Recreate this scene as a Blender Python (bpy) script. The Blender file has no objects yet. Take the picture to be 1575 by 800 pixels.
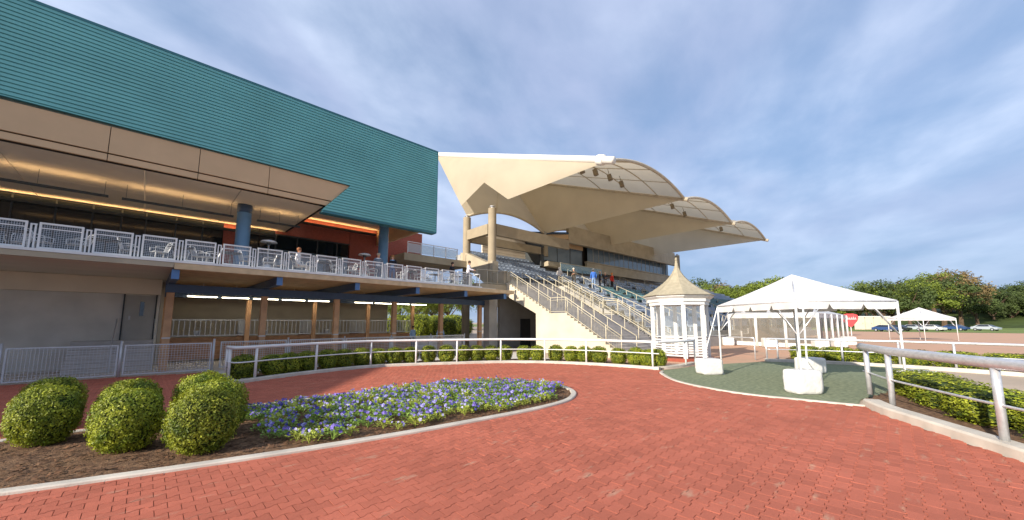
import bpy, bmesh, math, random
import numpy as np
from mathutils import Vector, Matrix, noise as mnoise
R = math.radians
rnd = random.Random(7)
C = bpy.context.scene.collection
scene = bpy.context.scene

# ------------------------------------------------------------------ camera, sky, sun, exposure
CAMH, FPX, CX, CY = 2.0, 570.0, 787.5, 430.0
PITCH, AZ = R(6.6), R(45.6)
cam = bpy.data.cameras.new('camera'); camo = bpy.data.objects.new('camera', cam); C.objects.link(camo)
cam.sensor_width = 36.0; cam.sensor_fit = 'HORIZONTAL'; cam.lens = FPX / 1575.0 * 36.0
cam.shift_y = (CY - 400.0) / 1575.0; cam.clip_start = 0.05; cam.clip_end = 6000
fw = Vector((math.cos(AZ) * math.cos(PITCH), math.sin(AZ) * math.cos(PITCH), math.sin(PITCH)))
rt = Vector((math.sin(AZ), -math.cos(AZ), 0)); up = rt.cross(fw)
camo.matrix_world = Matrix(((rt.x, up.x, -fw.x, 0), (rt.y, up.y, -fw.y, 0), (rt.z, up.z, -fw.z, CAMH), (0, 0, 0, 1)))
scene.camera = camo
SUN_EL, SUN_AZ = 21.0, 181.0          # the sun stands towards -X, behind and left of the camera
world = bpy.data.worlds.new('World'); scene.world = world; world.use_nodes = True
def build_world():
    nt = world.node_tree; n = nt.nodes; n.clear(); L = nt.links.new
    out = n.new('ShaderNodeOutputWorld'); bg = n.new('ShaderNodeBackground'); bg.inputs[1].default_value = 0.077
    sky = n.new('ShaderNodeTexSky'); sky.sky_type = 'NISHITA'; sky.sun_disc = False
    sky.sun_elevation = R(SUN_EL); sky.sun_rotation = R(SUN_AZ + 90); sky.altitude = 100; sky.air_density = 1.0; sky.dust_density = 0.1; sky.ozone_density = 4.0
    tc = n.new('ShaderNodeTexCoord'); sep = n.new('ShaderNodeSeparateXYZ'); L(tc.outputs['Generated'], sep.inputs[0])
    def mth(op, a, b):
        m = n.new('ShaderNodeMath'); m.operation = op
        for i, v in enumerate((a, b)):
            if isinstance(v, (int, float)): m.inputs[i].default_value = v
            else: L(v, m.inputs[i])
        return m.outputs[0]
    zz = mth('ADD', mth('MAXIMUM', sep.outputs[2], 0.0), 0.16)
    px = mth('DIVIDE', sep.outputs[0], zz); py = mth('DIVIDE', sep.outputs[1], zz)
    # streaks of cloud drawn out along one direction
    ca, sa = math.cos(R(20)), math.sin(R(20))
    u = mth('ADD', mth('MULTIPLY', px, ca * .85), mth('MULTIPLY', py, sa * .85)); v = mth('ADD', mth('MULTIPLY', px, -sa * 1.3), mth('MULTIPLY', py, ca * 1.3))
    cmb = n.new('ShaderNodeCombineXYZ'); L(u, cmb.inputs[0]); L(v, cmb.inputs[1])
    def nz(scale, det, rough, w, dist=0.0):
        t = n.new('ShaderNodeTexNoise'); t.noise_dimensions = '4D'; t.inputs['W'].default_value = w; t.inputs['Scale'].default_value = scale
        t.inputs['Detail'].default_value = det; t.inputs['Roughness'].default_value = rough; t.inputs['Distortion'].default_value = dist
        L(cmb.outputs[0], t.inputs['Vector']); return t.outputs['Fac']
    def mr(v, a, b, c, d):
        m = n.new('ShaderNodeMapRange'); m.interpolation_type = 'SMOOTHSTEP'; L(v, m.inputs[0])
        for i, q in enumerate((a, b, c, d)): m.inputs[i + 1].default_value = q
        return m.outputs[0]
    big = nz(0.75, 3, .5, 3.7, .2); fine = nz(2.3, 6, .55, 1.2, .15)
    dens = mth('ADD', mth('MULTIPLY', big, .62), mth('MULTIPLY', fine, .38))
    mask = mr(dens, .34, .62, 0.05, .90)
    shade = mr(nz(1.3, 4, .5, 8.1, .2), .35, .65, 0, 1)
    cc = n.new('ShaderNodeMixRGB'); cc.inputs[1].default_value = (2.5, 2.9, 4.1, 1); cc.inputs[2].default_value = (4.1, 4.6, 5.7, 1); L(shade, cc.inputs[0])
    # distant blue-grey cloud bank all round, low over the horizon
    bank = n.new('ShaderNodeMixRGB'); bank.inputs[2].default_value = (1.35, 1.95, 3.0, 1); L(mr(mth('ADD', sep.outputs[2], mth('MULTIPLY', fine, .12)), .05, .75, .93, .55), bank.inputs[0]); L(sky.outputs[0], bank.inputs[1])
    mx = n.new('ShaderNodeMixRGB'); L(mth('MULTIPLY', mask, mr(sep.outputs[2], .0, .45, .30, 1.0)), mx.inputs[0]); L(bank.outputs[0], mx.inputs[1]); L(cc.outputs[0], mx.inputs[2])
    L(mx.outputs[0], bg.inputs[0]); L(bg.outputs[0], out.inputs[0])
build_world()
sun = bpy.data.lights.new('sun', 'SUN'); sun.energy = 2.65; sun.angle = R(0.6); sun.color = (1.0, 0.91, 0.79)
suno = bpy.data.objects.new('sun', sun); C.objects.link(suno)
sd = Vector((math.cos(R(SUN_AZ)) * math.cos(R(SUN_EL)), math.sin(R(SUN_AZ)) * math.cos(R(SUN_EL)), math.sin(R(SUN_EL))))
suno.rotation_euler = sd.to_track_quat('Z', 'Y').to_euler(); suno.location = sd * 60
vs = scene.view_settings; vs.view_transform = 'Standard'; vs.look = 'None'; vs.gamma = 1.0; vs.use_curve_mapping = False; vs.exposure = 1.5

# ------------------------------------------------------------------ helpers
def ray(x, y): return fw * FPX + rt * (x - CX) - up * (y - CY)
def atz(x, y, z=0.0):
    d = ray(x, y); t = (z - CAMH) / d.z; return Vector((0, 0, CAMH)) + d * t
def atY(x, y, Y):
    d = ray(x, y); t = Y / d.y; return Vector((0, 0, CAMH)) + d * t
def proj(p):
    q = Vector(p) - Vector((0, 0, CAMH)); c = q.dot(fw)
    if c <= 0.05: return None
    return (CX + FPX * q.dot(rt) / c, CY - FPX * q.dot(up) / c)

def lin(c):
    return c / 12.92 if c <= 0.04045 else ((c + 0.055) / 1.055) ** 2.4
def hx(s):
    return tuple(lin(int(s[i:i + 2], 16) / 255.0) for i in (0, 2, 4))

class MB:
    def __init__(s): s.v = []; s.f = []; s.m = []; s.cur = 0
    def add(s, vs, fs):
        b = len(s.v); s.v += [tuple(p) for p in vs]
        for f in fs: s.f.append(tuple(b + i for i in f)); s.m.append(s.cur)
        return s
    def box(s, x0, x1, y0, y1, z0, z1):
        return s.add([(x0, y0, z0), (x1, y0, z0), (x1, y1, z0), (x0, y1, z0), (x0, y0, z1), (x1, y0, z1), (x1, y1, z1), (x0, y1, z1)],
                     [(0, 3, 2, 1), (4, 5, 6, 7), (0, 1, 5, 4), (1, 2, 6, 5), (2, 3, 7, 6), (3, 0, 4, 7)])
    def bar(s, p, q, w, h, upv=(0, 0, 1)):
        p, q = Vector(p), Vector(q); d = (q - p).normalized(); u = Vector(upv)
        if abs(d.dot(u)) > .98: u = Vector((1, 0, 0))
        a = d.cross(u).normalized() * (w / 2); b = a.cross(d).normalized() * (h / 2)
        vs = [p - a - b, p + a - b, p + a + b, p - a + b, q - a - b, q + a - b, q + a + b, q - a + b]
        return s.add(vs, [(3, 2, 1, 0), (4, 5, 6, 7), (0, 1, 5, 4), (1, 2, 6, 5), (2, 3, 7, 6), (3, 0, 4, 7)])
    def tube(s, pts, r, n=8, closed=False, caps=True):
        pts = [Vector(p) for p in pts]; N = len(pts); rr = r if isinstance(r, (list, tuple)) else [r] * N
        b = len(s.v); prev = None
        for i, p in enumerate(pts):
            if closed: d = pts[(i + 1) % N] - pts[i - 1]
            else: d = pts[min(i + 1, N - 1)] - pts[max(i - 1, 0)]
            d.normalize(); u = Vector((0, 0, 1)) if abs(d.z) < .95 else Vector((1, 0, 0))
            if prev is not None and abs(prev.dot(d)) < .95: u = prev
            a = d.cross(u).normalized(); u2 = a.cross(d).normalized(); prev = u2
            for k in range(n):
                t = 2 * math.pi * k / n; s.v.append(tuple(p + (a * math.cos(t) + u2 * math.sin(t)) * rr[i]))
        for i in range(N if closed else N - 1):
            j = (i + 1) % N
            for k in range(n):
                k2 = (k + 1) % n; s.f.append((b + i * n + k, b + i * n + k2, b + j * n + k2, b + j * n + k)); s.m.append(s.cur)
        if caps and not closed:
            s.f.append(tuple(b + k for k in range(n))[::-1]); s.f.append(tuple(b + (N - 1) * n + k for k in range(n))); s.m += [s.cur] * 2
        return s
    def lathe(s, prof, n=16, c=(0, 0), rot=0.0, capt=True, capb=True):
        b = len(s.v)
        for r, z in prof:
            for k in range(n):
                t = 2 * math.pi * k / n + rot; s.v.append((c[0] + r * math.cos(t), c[1] + r * math.sin(t), z))
        for i in range(len(prof) - 1):
            for k in range(n):
                k2 = (k + 1) % n; s.f.append((b + i * n + k, b + i * n + k2, b + (i + 1) * n + k2, b + (i + 1) * n + k)); s.m.append(s.cur)
        if capb: s.f.append(tuple(b + k for k in range(n))[::-1]); s.m.append(s.cur)
        if capt: s.f.append(tuple(b + (len(prof) - 1) * n + k for k in range(n))); s.m.append(s.cur)
        return s
    def prism(s, poly, axis, a0, a1):
        """poly of 2D points extruded along axis ('x': (y,z), 'y': (x,z), 'z': (x,y))"""
        def P(q, a): return {'x': (a, q[0], q[1]), 'y': (q[0], a, q[1]), 'z': (q[0], q[1], a)}[axis]
        n = len(poly); vs = [P(q, a0) for q in poly] + [P(q, a1) for q in poly]
        fs = [tuple(range(n))[::-1], tuple(range(n, 2 * n))] + [(i, (i + 1) % n, n + (i + 1) % n, n + i) for i in range(n)]
        return s.add(vs, fs)
    def grid(s, fn, nu, nv):
        b = len(s.v)
        for j in range(nv + 1):
            for i in range(nu + 1): s.v.append(tuple(fn(i / nu, j / nv)))
        for j in range(nv):
            for i in range(nu):
                q = b + j * (nu + 1) + i; s.f.append((q, q + 1, q + nu + 2, q + nu + 1)); s.m.append(s.cur)
        return s
    def mesh(s, name, mats, smooth=False):
        me = bpy.data.meshes.new(name); me.from_pydata(s.v, [], s.f); 
        for m in (mats if isinstance(mats, (list, tuple)) else [mats]): me.materials.append(m)
        if any(s.m): me.polygons.foreach_set('material_index', s.m)
        if smooth: me.polygons.foreach_set('use_smooth', [True] * len(me.polygons))
        me.update(); return me
    def build(s, name, mats, parent=None, smooth=False, fix=True):
        me = s.mesh(name, mats, smooth)
        if fix:
            bm = bmesh.new(); bm.from_mesh(me); bmesh.ops.recalc_face_normals(bm, faces=bm.faces); bm.to_mesh(me); bm.free()
        return link(name, me, parent)
def link(name, me, parent=None, loc=None, rz=None, sc=None):
    o = bpy.data.objects.new(name, me); C.objects.link(o)
    if parent: o.parent = parent
    if loc is not None: o.location = loc
    if rz is not None: o.rotation_euler = (0, 0, rz)
    if sc is not None: o.scale = sc
    return o
def tag(o, label, cat, group=None):
    o['label'] = label; o['category'] = cat
    if group: o['group'] = group
    return o
def thing(name, label, cat, loc=(0, 0, 0), rz=0.0, group=None):
    o = bpy.data.objects.new(name, None); C.objects.link(o); o.empty_display_size = .2
    o.location = loc; o.rotation_euler = (0, 0, rz); return tag(o, label, cat, group)
def struct(o): o['kind'] = 'structure'; return o
def stuff(o): o['kind'] = 'stuff'; return o
def copy_tree(o, parent=None):
    c = o.copy(); C.objects.link(c); c.parent = parent
    for ch in list(o.children): copy_tree(ch, c)
    return c
def bevel(o, w=.01, seg=1):
    m = o.modifiers.new('bevel', 'BEVEL'); m.width = w; m.segments = seg; m.limit_method = 'ANGLE'; return o
def catmull(pts, step=.25):
    P = [Vector(p) for p in pts]; out = []
    for i in range(len(P) - 1):
        p0 = P[max(i - 1, 0)]; p1 = P[i]; p2 = P[i + 1]; p3 = P[min(i + 2, len(P) - 1)]
        n = max(1, int((p2 - p1).length / step))
        for k in range(n):
            t = k / n
            out.append(.5 * ((2 * p1) + (p2 - p0) * t + (2 * p0 - 5 * p1 + 4 * p2 - p3) * t * t + (3 * p1 - p0 - 3 * p2 + p3) * t ** 3))
    out.append(P[-1]); return out
def offset(pts, d):
    o = []
    for i, p in enumerate(pts):
        t = (pts[min(i + 1, len(pts) - 1)] - pts[max(i - 1, 0)]); t = Vector((t.x, t.y, 0)).normalized()
        o.append(p + Vector((-t.y, t.x, 0)) * d)
    return o
def sweep(mb, pts, prof):
    """profile points (offset to the left, z) swept along a ground path"""
    n = len(prof); rows = [offset(pts, a) for a, z in prof]; b = len(mb.v)
    for i in range(len(pts)):
        for k in range(n): mb.v.append((rows[k][i].x, rows[k][i].y, prof[k][1]))
    for i in range(len(pts) - 1):
        for k in range(n):
            k2 = (k + 1) % n; mb.f.append((b + i * n + k, b + (i + 1) * n + k, b + (i + 1) * n + k2, b + i * n + k2)); mb.m.append(mb.cur)
    mb.f.append(tuple(b + k for k in range(n))); mb.f.append(tuple(b + (len(pts) - 1) * n + k for k in range(n))[::-1]); mb.m += [mb.cur] * 2
def inpoly(x, y, poly):
    c = False; j = len(poly) - 1
    for i in range(len(poly)):
        xi, yi = poly[i][0], poly[i][1]; xj, yj = poly[j][0], poly[j][1]
        if (yi > y) != (yj > y) and x < (xj - xi) * (y - yi) / (yj - yi) + xi: c = not c
        j = i
    return c
def flat(name, poly, z, m, thick=None):
    mb = MB(); mb.add([(p[0], p[1], z) for p in poly], [tuple(range(len(poly)))])
    o = mb.build(name, m, fix=False)
    bm = bmesh.new(); bm.from_mesh(o.data); bmesh.ops.triangulate(bm, faces=bm.faces)
    for f in bm.faces:
        if f.normal.z < 0: f.normal_flip()
    bm.to_mesh(o.data); bm.free(); return o

# ------------------------------------------------------------------ materials
MATS = {}
def mat(name, col, rough=.7, var=.12, scale=3.0, bump=0.0, bscale=60.0, metal=0.0, spec=.4, island=0.0, objrand=0.0, transl=0.0, col2=None, emit=None, detail=4, coat=0.0):
    if isinstance(col, str): col = hx(col)
    m = bpy.data.materials.new(name); m.use_nodes = True; nt = m.node_tree; n = nt.nodes; L = nt.links.new
    p = n['Principled BSDF']; out = n['Material Output']
    p.inputs['Roughness'].default_value = rough; p.inputs['Metallic'].default_value = metal; p.inputs['Specular IOR Level'].default_value = spec
    p.inputs['Coat Weight'].default_value = coat
    geo = n.new('ShaderNodeNewGeometry'); tx = n.new('ShaderNodeTexNoise'); tx.inputs['Scale'].default_value = scale; tx.inputs['Detail'].default_value = detail
    L(geo.outputs['Position'], tx.inputs['Vector'])
    mx = n.new('ShaderNodeMixRGB'); a = tuple(c * (1 - var) for c in col) + (1,)
    b = (tuple(hx(col2)) if isinstance(col2, str) else col2) if col2 else tuple(min(1, c * (1 + var)) for c in col)
    mx.inputs[1].default_value = a; mx.inputs[2].default_value = tuple(b) + (1,)
    mr = n.new('ShaderNodeMapRange'); mr.inputs[1].default_value = .3; mr.inputs[2].default_value = .7; L(tx.outputs['Fac'], mr.inputs[0]); L(mr.outputs[0], mx.inputs[0])
    src = mx.outputs[0]
    for amt, which in ((island, 'i'), (objrand, 'o')):
        if amt:
            if which == 'i': rv = geo.outputs['Random Per Island']
            else: rv = n.new('ShaderNodeObjectInfo').outputs['Random']
            h = n.new('ShaderNodeHueSaturation'); m2 = n.new('ShaderNodeMapRange'); m2.inputs[3].default_value = 1 - amt; m2.inputs[4].default_value = 1 + amt; L(rv, m2.inputs[0]); L(m2.outputs[0], h.inputs['Value']); L(src, h.inputs['Color']); src = h.outputs[0]
    L(src, p.inputs['Base Color'])
    if bump:
        t2 = n.new('ShaderNodeTexNoise'); t2.inputs['Scale'].default_value = bscale; t2.inputs['Detail'].default_value = 3; L(geo.outputs['Position'], t2.inputs['Vector'])
        bp = n.new('ShaderNodeBump'); bp.inputs['Strength'].default_value = bump; bp.inputs['Distance'].default_value = .02; L(t2.outputs['Fac'], bp.inputs['Height']); L(bp.outputs[0], p.inputs['Normal'])
    if emit:
        p.inputs['Emission Color'].default_value = tuple(emit[0]) + (1,); p.inputs['Emission Strength'].default_value = emit[1]
    if transl:
        tr = n.new('ShaderNodeBsdfTranslucent'); ms = n.new('ShaderNodeMixShader'); ms.inputs[0].default_value = transl; L(src, tr.inputs[0]); L(p.outputs[0], ms.inputs[1]); L(tr.outputs[0], ms.inputs[2]); L(ms.outputs[0], out.inputs[0])
    MATS[name] = m; return m
def paver_mat():
    m = mat('red_paver', (.475, .140, .086), rough=.85, var=.09, scale=.8, bump=.5, bscale=160, spec=.2)
    nt = m.node_tree; n = nt.nodes; L = nt.links.new; p = n['Principled BSDF']
    src = p.inputs['Base Color'].links[0].from_socket
    at = n.new('ShaderNodeAttribute'); at.attribute_name = 'tone'; oi = n.new('ShaderNodeObjectInfo')
    ad = n.new('ShaderNodeMath'); ad.operation = 'ADD'; L(at.outputs['Fac'], ad.inputs[0]); L(oi.outputs['Random'], ad.inputs[1])
    fr = n.new('ShaderNodeMath'); fr.operation = 'FRACT'; L(ad.outputs[0], fr.inputs[0])
    mr = n.new('ShaderNodeMapRange'); mr.inputs[3].default_value = .89; mr.inputs[4].default_value = 1.09; L(fr.outputs[0], mr.inputs[0])
    h = n.new('ShaderNodeHueSaturation'); L(mr.outputs[0], h.inputs['Value']); L(src, h.inputs['Color'])
    # pale scuffs and scraps of worn rubber
    geo = n.new('ShaderNodeNewGeometry'); mp = n.new('ShaderNodeMapping'); mp.inputs['Rotation'].default_value = (0, 0, R(-45)); mp.inputs['Scale'].default_value = (1.0, 3.2, 1); L(geo.outputs['Position'], mp.inputs[0])
    t = n.new('ShaderNodeTexNoise'); t.inputs['Scale'].default_value = 1.7; t.inputs['Detail'].default_value = 7; t.inputs['Roughness'].default_value = .62; L(mp.outputs[0], t.inputs['Vector'])
    m2 = n.new('ShaderNodeMapRange'); m2.inputs[1].default_value = .60; m2.inputs[2].default_value = .71; m2.inputs[3].default_value = 0; m2.inputs[4].default_value = .72; L(t.outputs['Fac'], m2.inputs[0])
    mx = n.new('ShaderNodeMixRGB'); mx.inputs[2].default_value = (.50, .31, .21, 1); L(m2.outputs[0], mx.inputs[0]); L(h.outputs[0], mx.inputs[1])
    # fine granulate speckle
    t3 = n.new('ShaderNodeTexNoise'); t3.inputs['Scale'].default_value = 220; t3.inputs['Detail'].default_value = 2; L(geo.outputs['Position'], t3.inputs['Vector'])
    m3 = n.new('ShaderNodeMapRange'); m3.inputs[1].default_value = .3; m3.inputs[2].default_value = .7; m3.inputs[3].default_value = .72; m3.inputs[4].default_value = 1.28; L(t3.outputs['Fac'], m3.inputs[0])
    h2 = n.new('ShaderNodeHueSaturation'); L(m3.outputs[0], h2.inputs['Value']); L(mx.outputs[0], h2.inputs['Color']); L(h2.outputs[0], p.inputs['Base Color']); return m
def brick_mat(name, c1, c2, mortar, scale):
    m = mat(name, c1, rough=.85); nt = m.node_tree; n = nt.nodes; L = nt.links.new; p = n['Principled BSDF']
    geo = n.new('ShaderNodeNewGeometry'); sp = n.new('ShaderNodeSeparateXYZ'); L(geo.outputs['Position'], sp.inputs[0])
    a = n.new('ShaderNodeMath'); a.operation = 'ADD'; L(sp.outputs[0], a.inputs[0]); L(sp.outputs[1], a.inputs[1])
    cb = n.new('ShaderNodeCombineXYZ'); L(a.outputs[0], cb.inputs[0]); L(sp.outputs[2], cb.inputs[1])
    b = n.new('ShaderNodeTexBrick'); b.inputs['Color1'].default_value = c1 + (1,); b.inputs['Color2'].default_value = c2 + (1,); b.inputs['Mortar'].default_value = mortar + (1,)
    b.inputs['Scale'].default_value = scale; b.inputs['Mortar Size'].default_value = .012; L(cb.outputs[0], b.inputs['Vector']); L(b.outputs[0], p.inputs['Base Color'])
    bp = n.new('ShaderNodeBump'); bp.inputs['Strength'].default_value = .4; bp.inputs['Distance'].default_value = .01; bp.invert = True; L(b.outputs['Fac'], bp.inputs['Height']); L(bp.outputs[0], p.inputs['Normal']); return m
def glass_mat(name, tint, alpha, rough=.03):
    """clear sheet: partly lets light straight through, partly reflects"""
    m = bpy.data.materials.new(name); m.use_nodes = True; nt = m.node_tree; n = nt.nodes; L = nt.links.new; p = n['Principled BSDF']
    p.inputs['Base Color'].default_value = tint + (1,); p.inputs['Roughness'].default_value = rough; p.inputs['Alpha'].default_value = alpha; p.inputs['Specular IOR Level'].default_value = .7
    MATS[name] = m; return m

m_paver = paver_mat()
m_joint = mat('paving_joint', (.12, .04, .028), .95, .2, 2)
m_kerb = mat('kerb_concrete', (.55, .50, .42), .85, .16, 2.2, .35, 70)
m_soil = mat('mulch', hx('5b3f2c'), .95, .35, 14, .9, 55, col2=hx('8a6a4c'))
m_chip = mat('mulch_chip', hx('6b4c34'), .95, .2, 20, island=.45)
m_ground = mat('pale_asphalt', hx('b3a18c'), .9, .14, .35, .2, 30)
m_plaza = mat('plaza_paving', hx('c2a083'), .9, .12, .6, .2, 30, col2=hx('c99a7c'))
m_turf = mat('green_turf', (.165, .20, .115), .95, .22, 9, .8, 140, col2=(.27, .30, .18))
m_grass = mat('far_grass', hx('6e7d3a'), .95, .25, .08)
m_leaf = mat('boxwood_leaf', (.145, .225, .018), .5, .3, 5, island=.42, objrand=.14, transl=.25, spec=.35, col2=(.40, .42, .035))
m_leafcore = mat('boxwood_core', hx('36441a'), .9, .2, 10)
m_pleaf = mat('pansy_leaf', (.28, .42, .08), .5, .2, 8, island=.35, transl=.25)
m_pleaf2 = mat('pansy_leaf_pale', (.46, .52, .09), .5, .2, 8, island=.3, transl=.25)
m_pet = [mat('pansy_violet', hx('7a68bb'), .6, .2, 20, island=.35, transl=.2), mat('pansy_lilac', hx('9690cc'), .6, .15, 20, island=.25, transl=.2), mat('pansy_white', hx('b4b0d6'), .6, .1, 20, island=.2, transl=.2), mat('pansy_deep', hx('5048a4'), .6, .2, 20, island=.3, transl=.15)]
m_teal = mat('teal_cladding', (.145, .42, .42), .5, .10, .5, metal=0.0, spec=.4)
m_teal_dark = mat('teal_trim', hx('35707a'), .5, .06, 1)
m_fascia = mat('brown_fascia', (.60, .41, .23), .6, .05, 1)
m_soffit = mat('soffit_panel', (.72, .63, .50), .95, .05, 1, spec=.05)
m_dark = mat('dark_gap', hx('2b2520'), .8, .1, 3)
m_brick = brick_mat('red_brick', (.36, .09, .065), (.28, .07, .05), (.32, .15, .11), 4.4)
m_blue = mat('blue_column', hx('5f87a8'), .3, .06, 3, spec=.5)
m_glassdark = mat('dark_window', (.012, .016, .02), .04, .1, 1, spec=.9)
m_glasssky = mat('sky_reflect_window', (.13, .18, .22), .05, .1, 1, spec=.9)  # sky reflection put into the base colour, lightened for curtains behind
m_mull = mat('dark_mullion', hx('3b3f40'), .5)
m_white = mat('white_paint', (.70, .70, .68), .4, .06, 4, spec=.5)
m_galv = mat('galvanised', (.62, .63, .64), .38, .12, 12, metal=.55, spec=.5)
m_wire = mat('rail_wire', (.50, .51, .52), .45, .05, 8, metal=.3)
m_woodf = mat('deck_fascia_wood', (.58, .43, .25), .7, .14, 3)
m_woods = mat('soffit_wood', (.50, .31, .15), .7, .18, 2.5)
m_post = mat('timber_post', (.52, .30, .16), .75, .16, 2.6, .3, 30, objrand=.15)
m_plank = mat('stall_plank', (.34, .18, .095), .8, .2, 3, .3, 30, objrand=.2)
m_steelblue = mat('navy_steel', hx('3d526d'), .45, .1, 4)
m_steelcap = mat('navy_steel_end', hx('4f74a0'), .45, .08, 4)
m_cream = mat('cream_render', (.54, .475, .36), .85, .12, .9, .25, 90)
m_stallwall = mat('stall_wall', (.42, .375, .29), .85, .08, 1.0)
m_conc = mat('concrete', (.40, .34, .24), .85, .12, 1.2, .25, 50)
m_concgrey = mat('grey_concrete', (.38, .365, .33), .85, .12, 1.2, .25, 50)
m_pale = mat('pale_concrete', (.58, .55, .49), .85, .1, 1.2, .2, 50)
m_step = mat('step_concrete', (.46, .43, .40), .85, .1, 2)
m_colc = mat('column_concrete', (.33, .27, .18), .8, .09, 1.5)
m_rail = mat('cream_rail', (.50, .45, .33), .5, .06, 4)
m_memb = mat('roof_membrane', (.64, .56, .42), .7, .05, .5, transl=.47, spec=.15)
m_tube = mat('white_tube', (.80, .77, .70), .4, .03, 3)
m_rib = mat('roof_rib', (.52, .45, .33), .5)
m_seat = mat('seat_slate', hx('8792a0'), .45, .08, 3, objrand=.15)
m_seatt = mat('seat_teal', hx('56787c'), .45, .08, 3, objrand=.15)
m_flood = mat('floodlight_body', hx('83765f'), .5)
m_lamp = mat('fluorescent_tube', (.9, .8, .55), .5, emit=((1.0, .88, .64), 7.0))
m_glow = mat('uplight_strip', (.9, .6, .3), .5, emit=((1.0, .66, .33), 5.5))
m_glow2 = mat('cove_strip', (.9, .6, .3), .5, emit=((1.0, .62, .28), 4.5))
m_tent = mat('tent_vinyl', (.70, .69, .67), .5, .025, 3, .18, 9, transl=.12, spec=.3)
m_wrap = mat('weight_cover', (.66, .65, .62), .6, .08, 5, .8, 10)
m_shingle = mat('tan_shingle', (.36, .315, .22), .85, .14, 5, .4, 40)
m_vinyl = glass_mat('clear_vinyl', (.42, .39, .33), .30, .12)
m_glass = glass_mat('clear_glass', (.55, .66, .70), .40, .03)
m_kioskglass = glass_mat('kiosk_glass', (.6, .66, .68), .10, .03)
m_glassbal = glass_mat('blue_glass', (.30, .48, .55), .40, .03)
m_bark = mat('bark', hx('5b4a3a'), .9, .2, 2)
m_tl = [mat('tree_leaf_fresh', hx('74822f'), .7, .3, .25, island=.35, transl=.25), mat('tree_leaf_dark', hx('48562a'), .7, .3, .25, island=.35, transl=.2), mat('tree_leaf_russet', hx('7c6a45'), .8, .3, .25, island=.3, transl=.2)]
m_black = mat('black_rubber', (.02, .02, .02), .7)
m_red = mat('sign_red', hx('c8242a'), .4, .05, 3)
m_skin = mat('skin', hx('c9977a'), .6, .05, 8)
def cloth(c, name): 
    k = 'cloth_' + name
    return MATS.get(k) or mat(k, hx(c), .85, .12, 9)

exec_order = []
# ------------------------------------------------------------------ ground, paving, kerbs
V2 = lambda l: [Vector((a, b, 0)) for a, b in l]
struct(flat('ground', [(-500, -500), (2200, -500), (2200, 2200), (-500, 2200)], -.012, m_ground))
struct(flat('far_meadow', [(135, -260), (900, -260), (900, 300), (110, 300), (110, 40)], .006, m_grass))
struct(flat('plaza', [(15.2, 7.0), (22.4, 4.8), (24.2, 3.6), (62, -24), (150, -60), (150, 26), (30, 12), (16, 13)], -.004, m_plaza))
kerb1 = catmull(V2([(2.3, 17.2), (1.95, 16.2), (2.0, 15.4), (2.32, 15.07), (3.51, 15.55), (5.16, 16.0), (7.21, 16.2), (9.05, 15.57), (10.72, 14.68), (12.56, 13.6), (14.0, 12.02), (14.87, 10.24), (15.34, 8.22), (15.46, 7.02)]), .2)
turfk = catmull(V2([(15.46, 7.02), (15.1, 6.78), (14.42, 6.5), (12.89, 5.27), (12.14, 3.83), (11.95, 2.8), (12.08, 1.97), (12.19, 1.21), (12.31, .61)]), .2)
rk = catmull(V2([(12.42, .66), (11.95, .50), (11.49, .3), (11.03, .02), (9.6, -.85), (7.5, -2.2), (4, -5.2)]), .2)
ring = [(-9, 20.0), (-.51, 19.83), (2.02, 19.3)] + [(p.x, p.y) for p in kerb1] + [(p.x, p.y) for p in turfk[1:]] + [(p.x, p.y) for p in rk[1:]] + [(-6, -7), (-10, 4)]
bedp = catmull(V2([(-5.0, 9.6), (-3.2, 8.35), (-1.5, 7.5), (-.07, 7.02), (1.19, 6.67), (2.41, 6.38), (3.79, 6.12), (5.71, 5.88), (6.8, 5.80), (7.7, 5.86), (8.35, 6.1), (8.9, 6.5), (9.3, 7.1), (9.45, 7.7), (9.3, 8.5), (8.7, 9.3), (7.42, 10.1), (5.34, 10.6), (3.56, 10.75), (1.8, 10.75), (.35, 10.55), (-1.6, 10.6), (-3.6, 10.9), (-5.0, 11.2)]), .2)
bed = [(p.x, p.y) for p in bedp]
pave = struct(flat('parade_ring', ring, .004, m_joint))
turfp = [(p.x, p.y) for p in turfk] + [(12.6, .75), (13.4, .75), (15.5, .2), (18, -.9), (23.9, -.9), (23.8, 1.7), (22.9, 4.7), (18.8, 6.4), (16.5, 6.75)]
struct(flat('turf_pad', turfp, .012, m_turf))
def kerb(name, pts, w, z0, z1, ch=.02):
    mb = MB(); sweep(mb, pts, [(0, z0), (0, z1 - ch), (ch, z1), (w - ch, z1), (w, z1 - ch), (w, z0)]); return struct(mb.build(name, m_kerb))
kerb('kerb', kerb1, .24, -.02, .13)
kerb('kerb', catmull(V2([(15.50, 7.26), (16.3, 6.95), (17.4, 6.75), (18.9, 6.75)]), .2), .24, -.02, .125)
kerb('kerb', turfk[2:], .13, -.02, .05)
kerb('kerb', rk, .34, -.02, .19, .035)
kerb('kerb', catmull(V2([(22.9, 4.75), (23.6, 3.0), (23.9, 1.2), (23.9, -.9), (23.0, -4.5), (20, -9)]), .3)[::1], .26, -.02, .14)
kerb('kerb', bedp, .15, -.02, .065, .015)
bedin = [(p.x, p.y) for p in offset(bedp, .14)]
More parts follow.
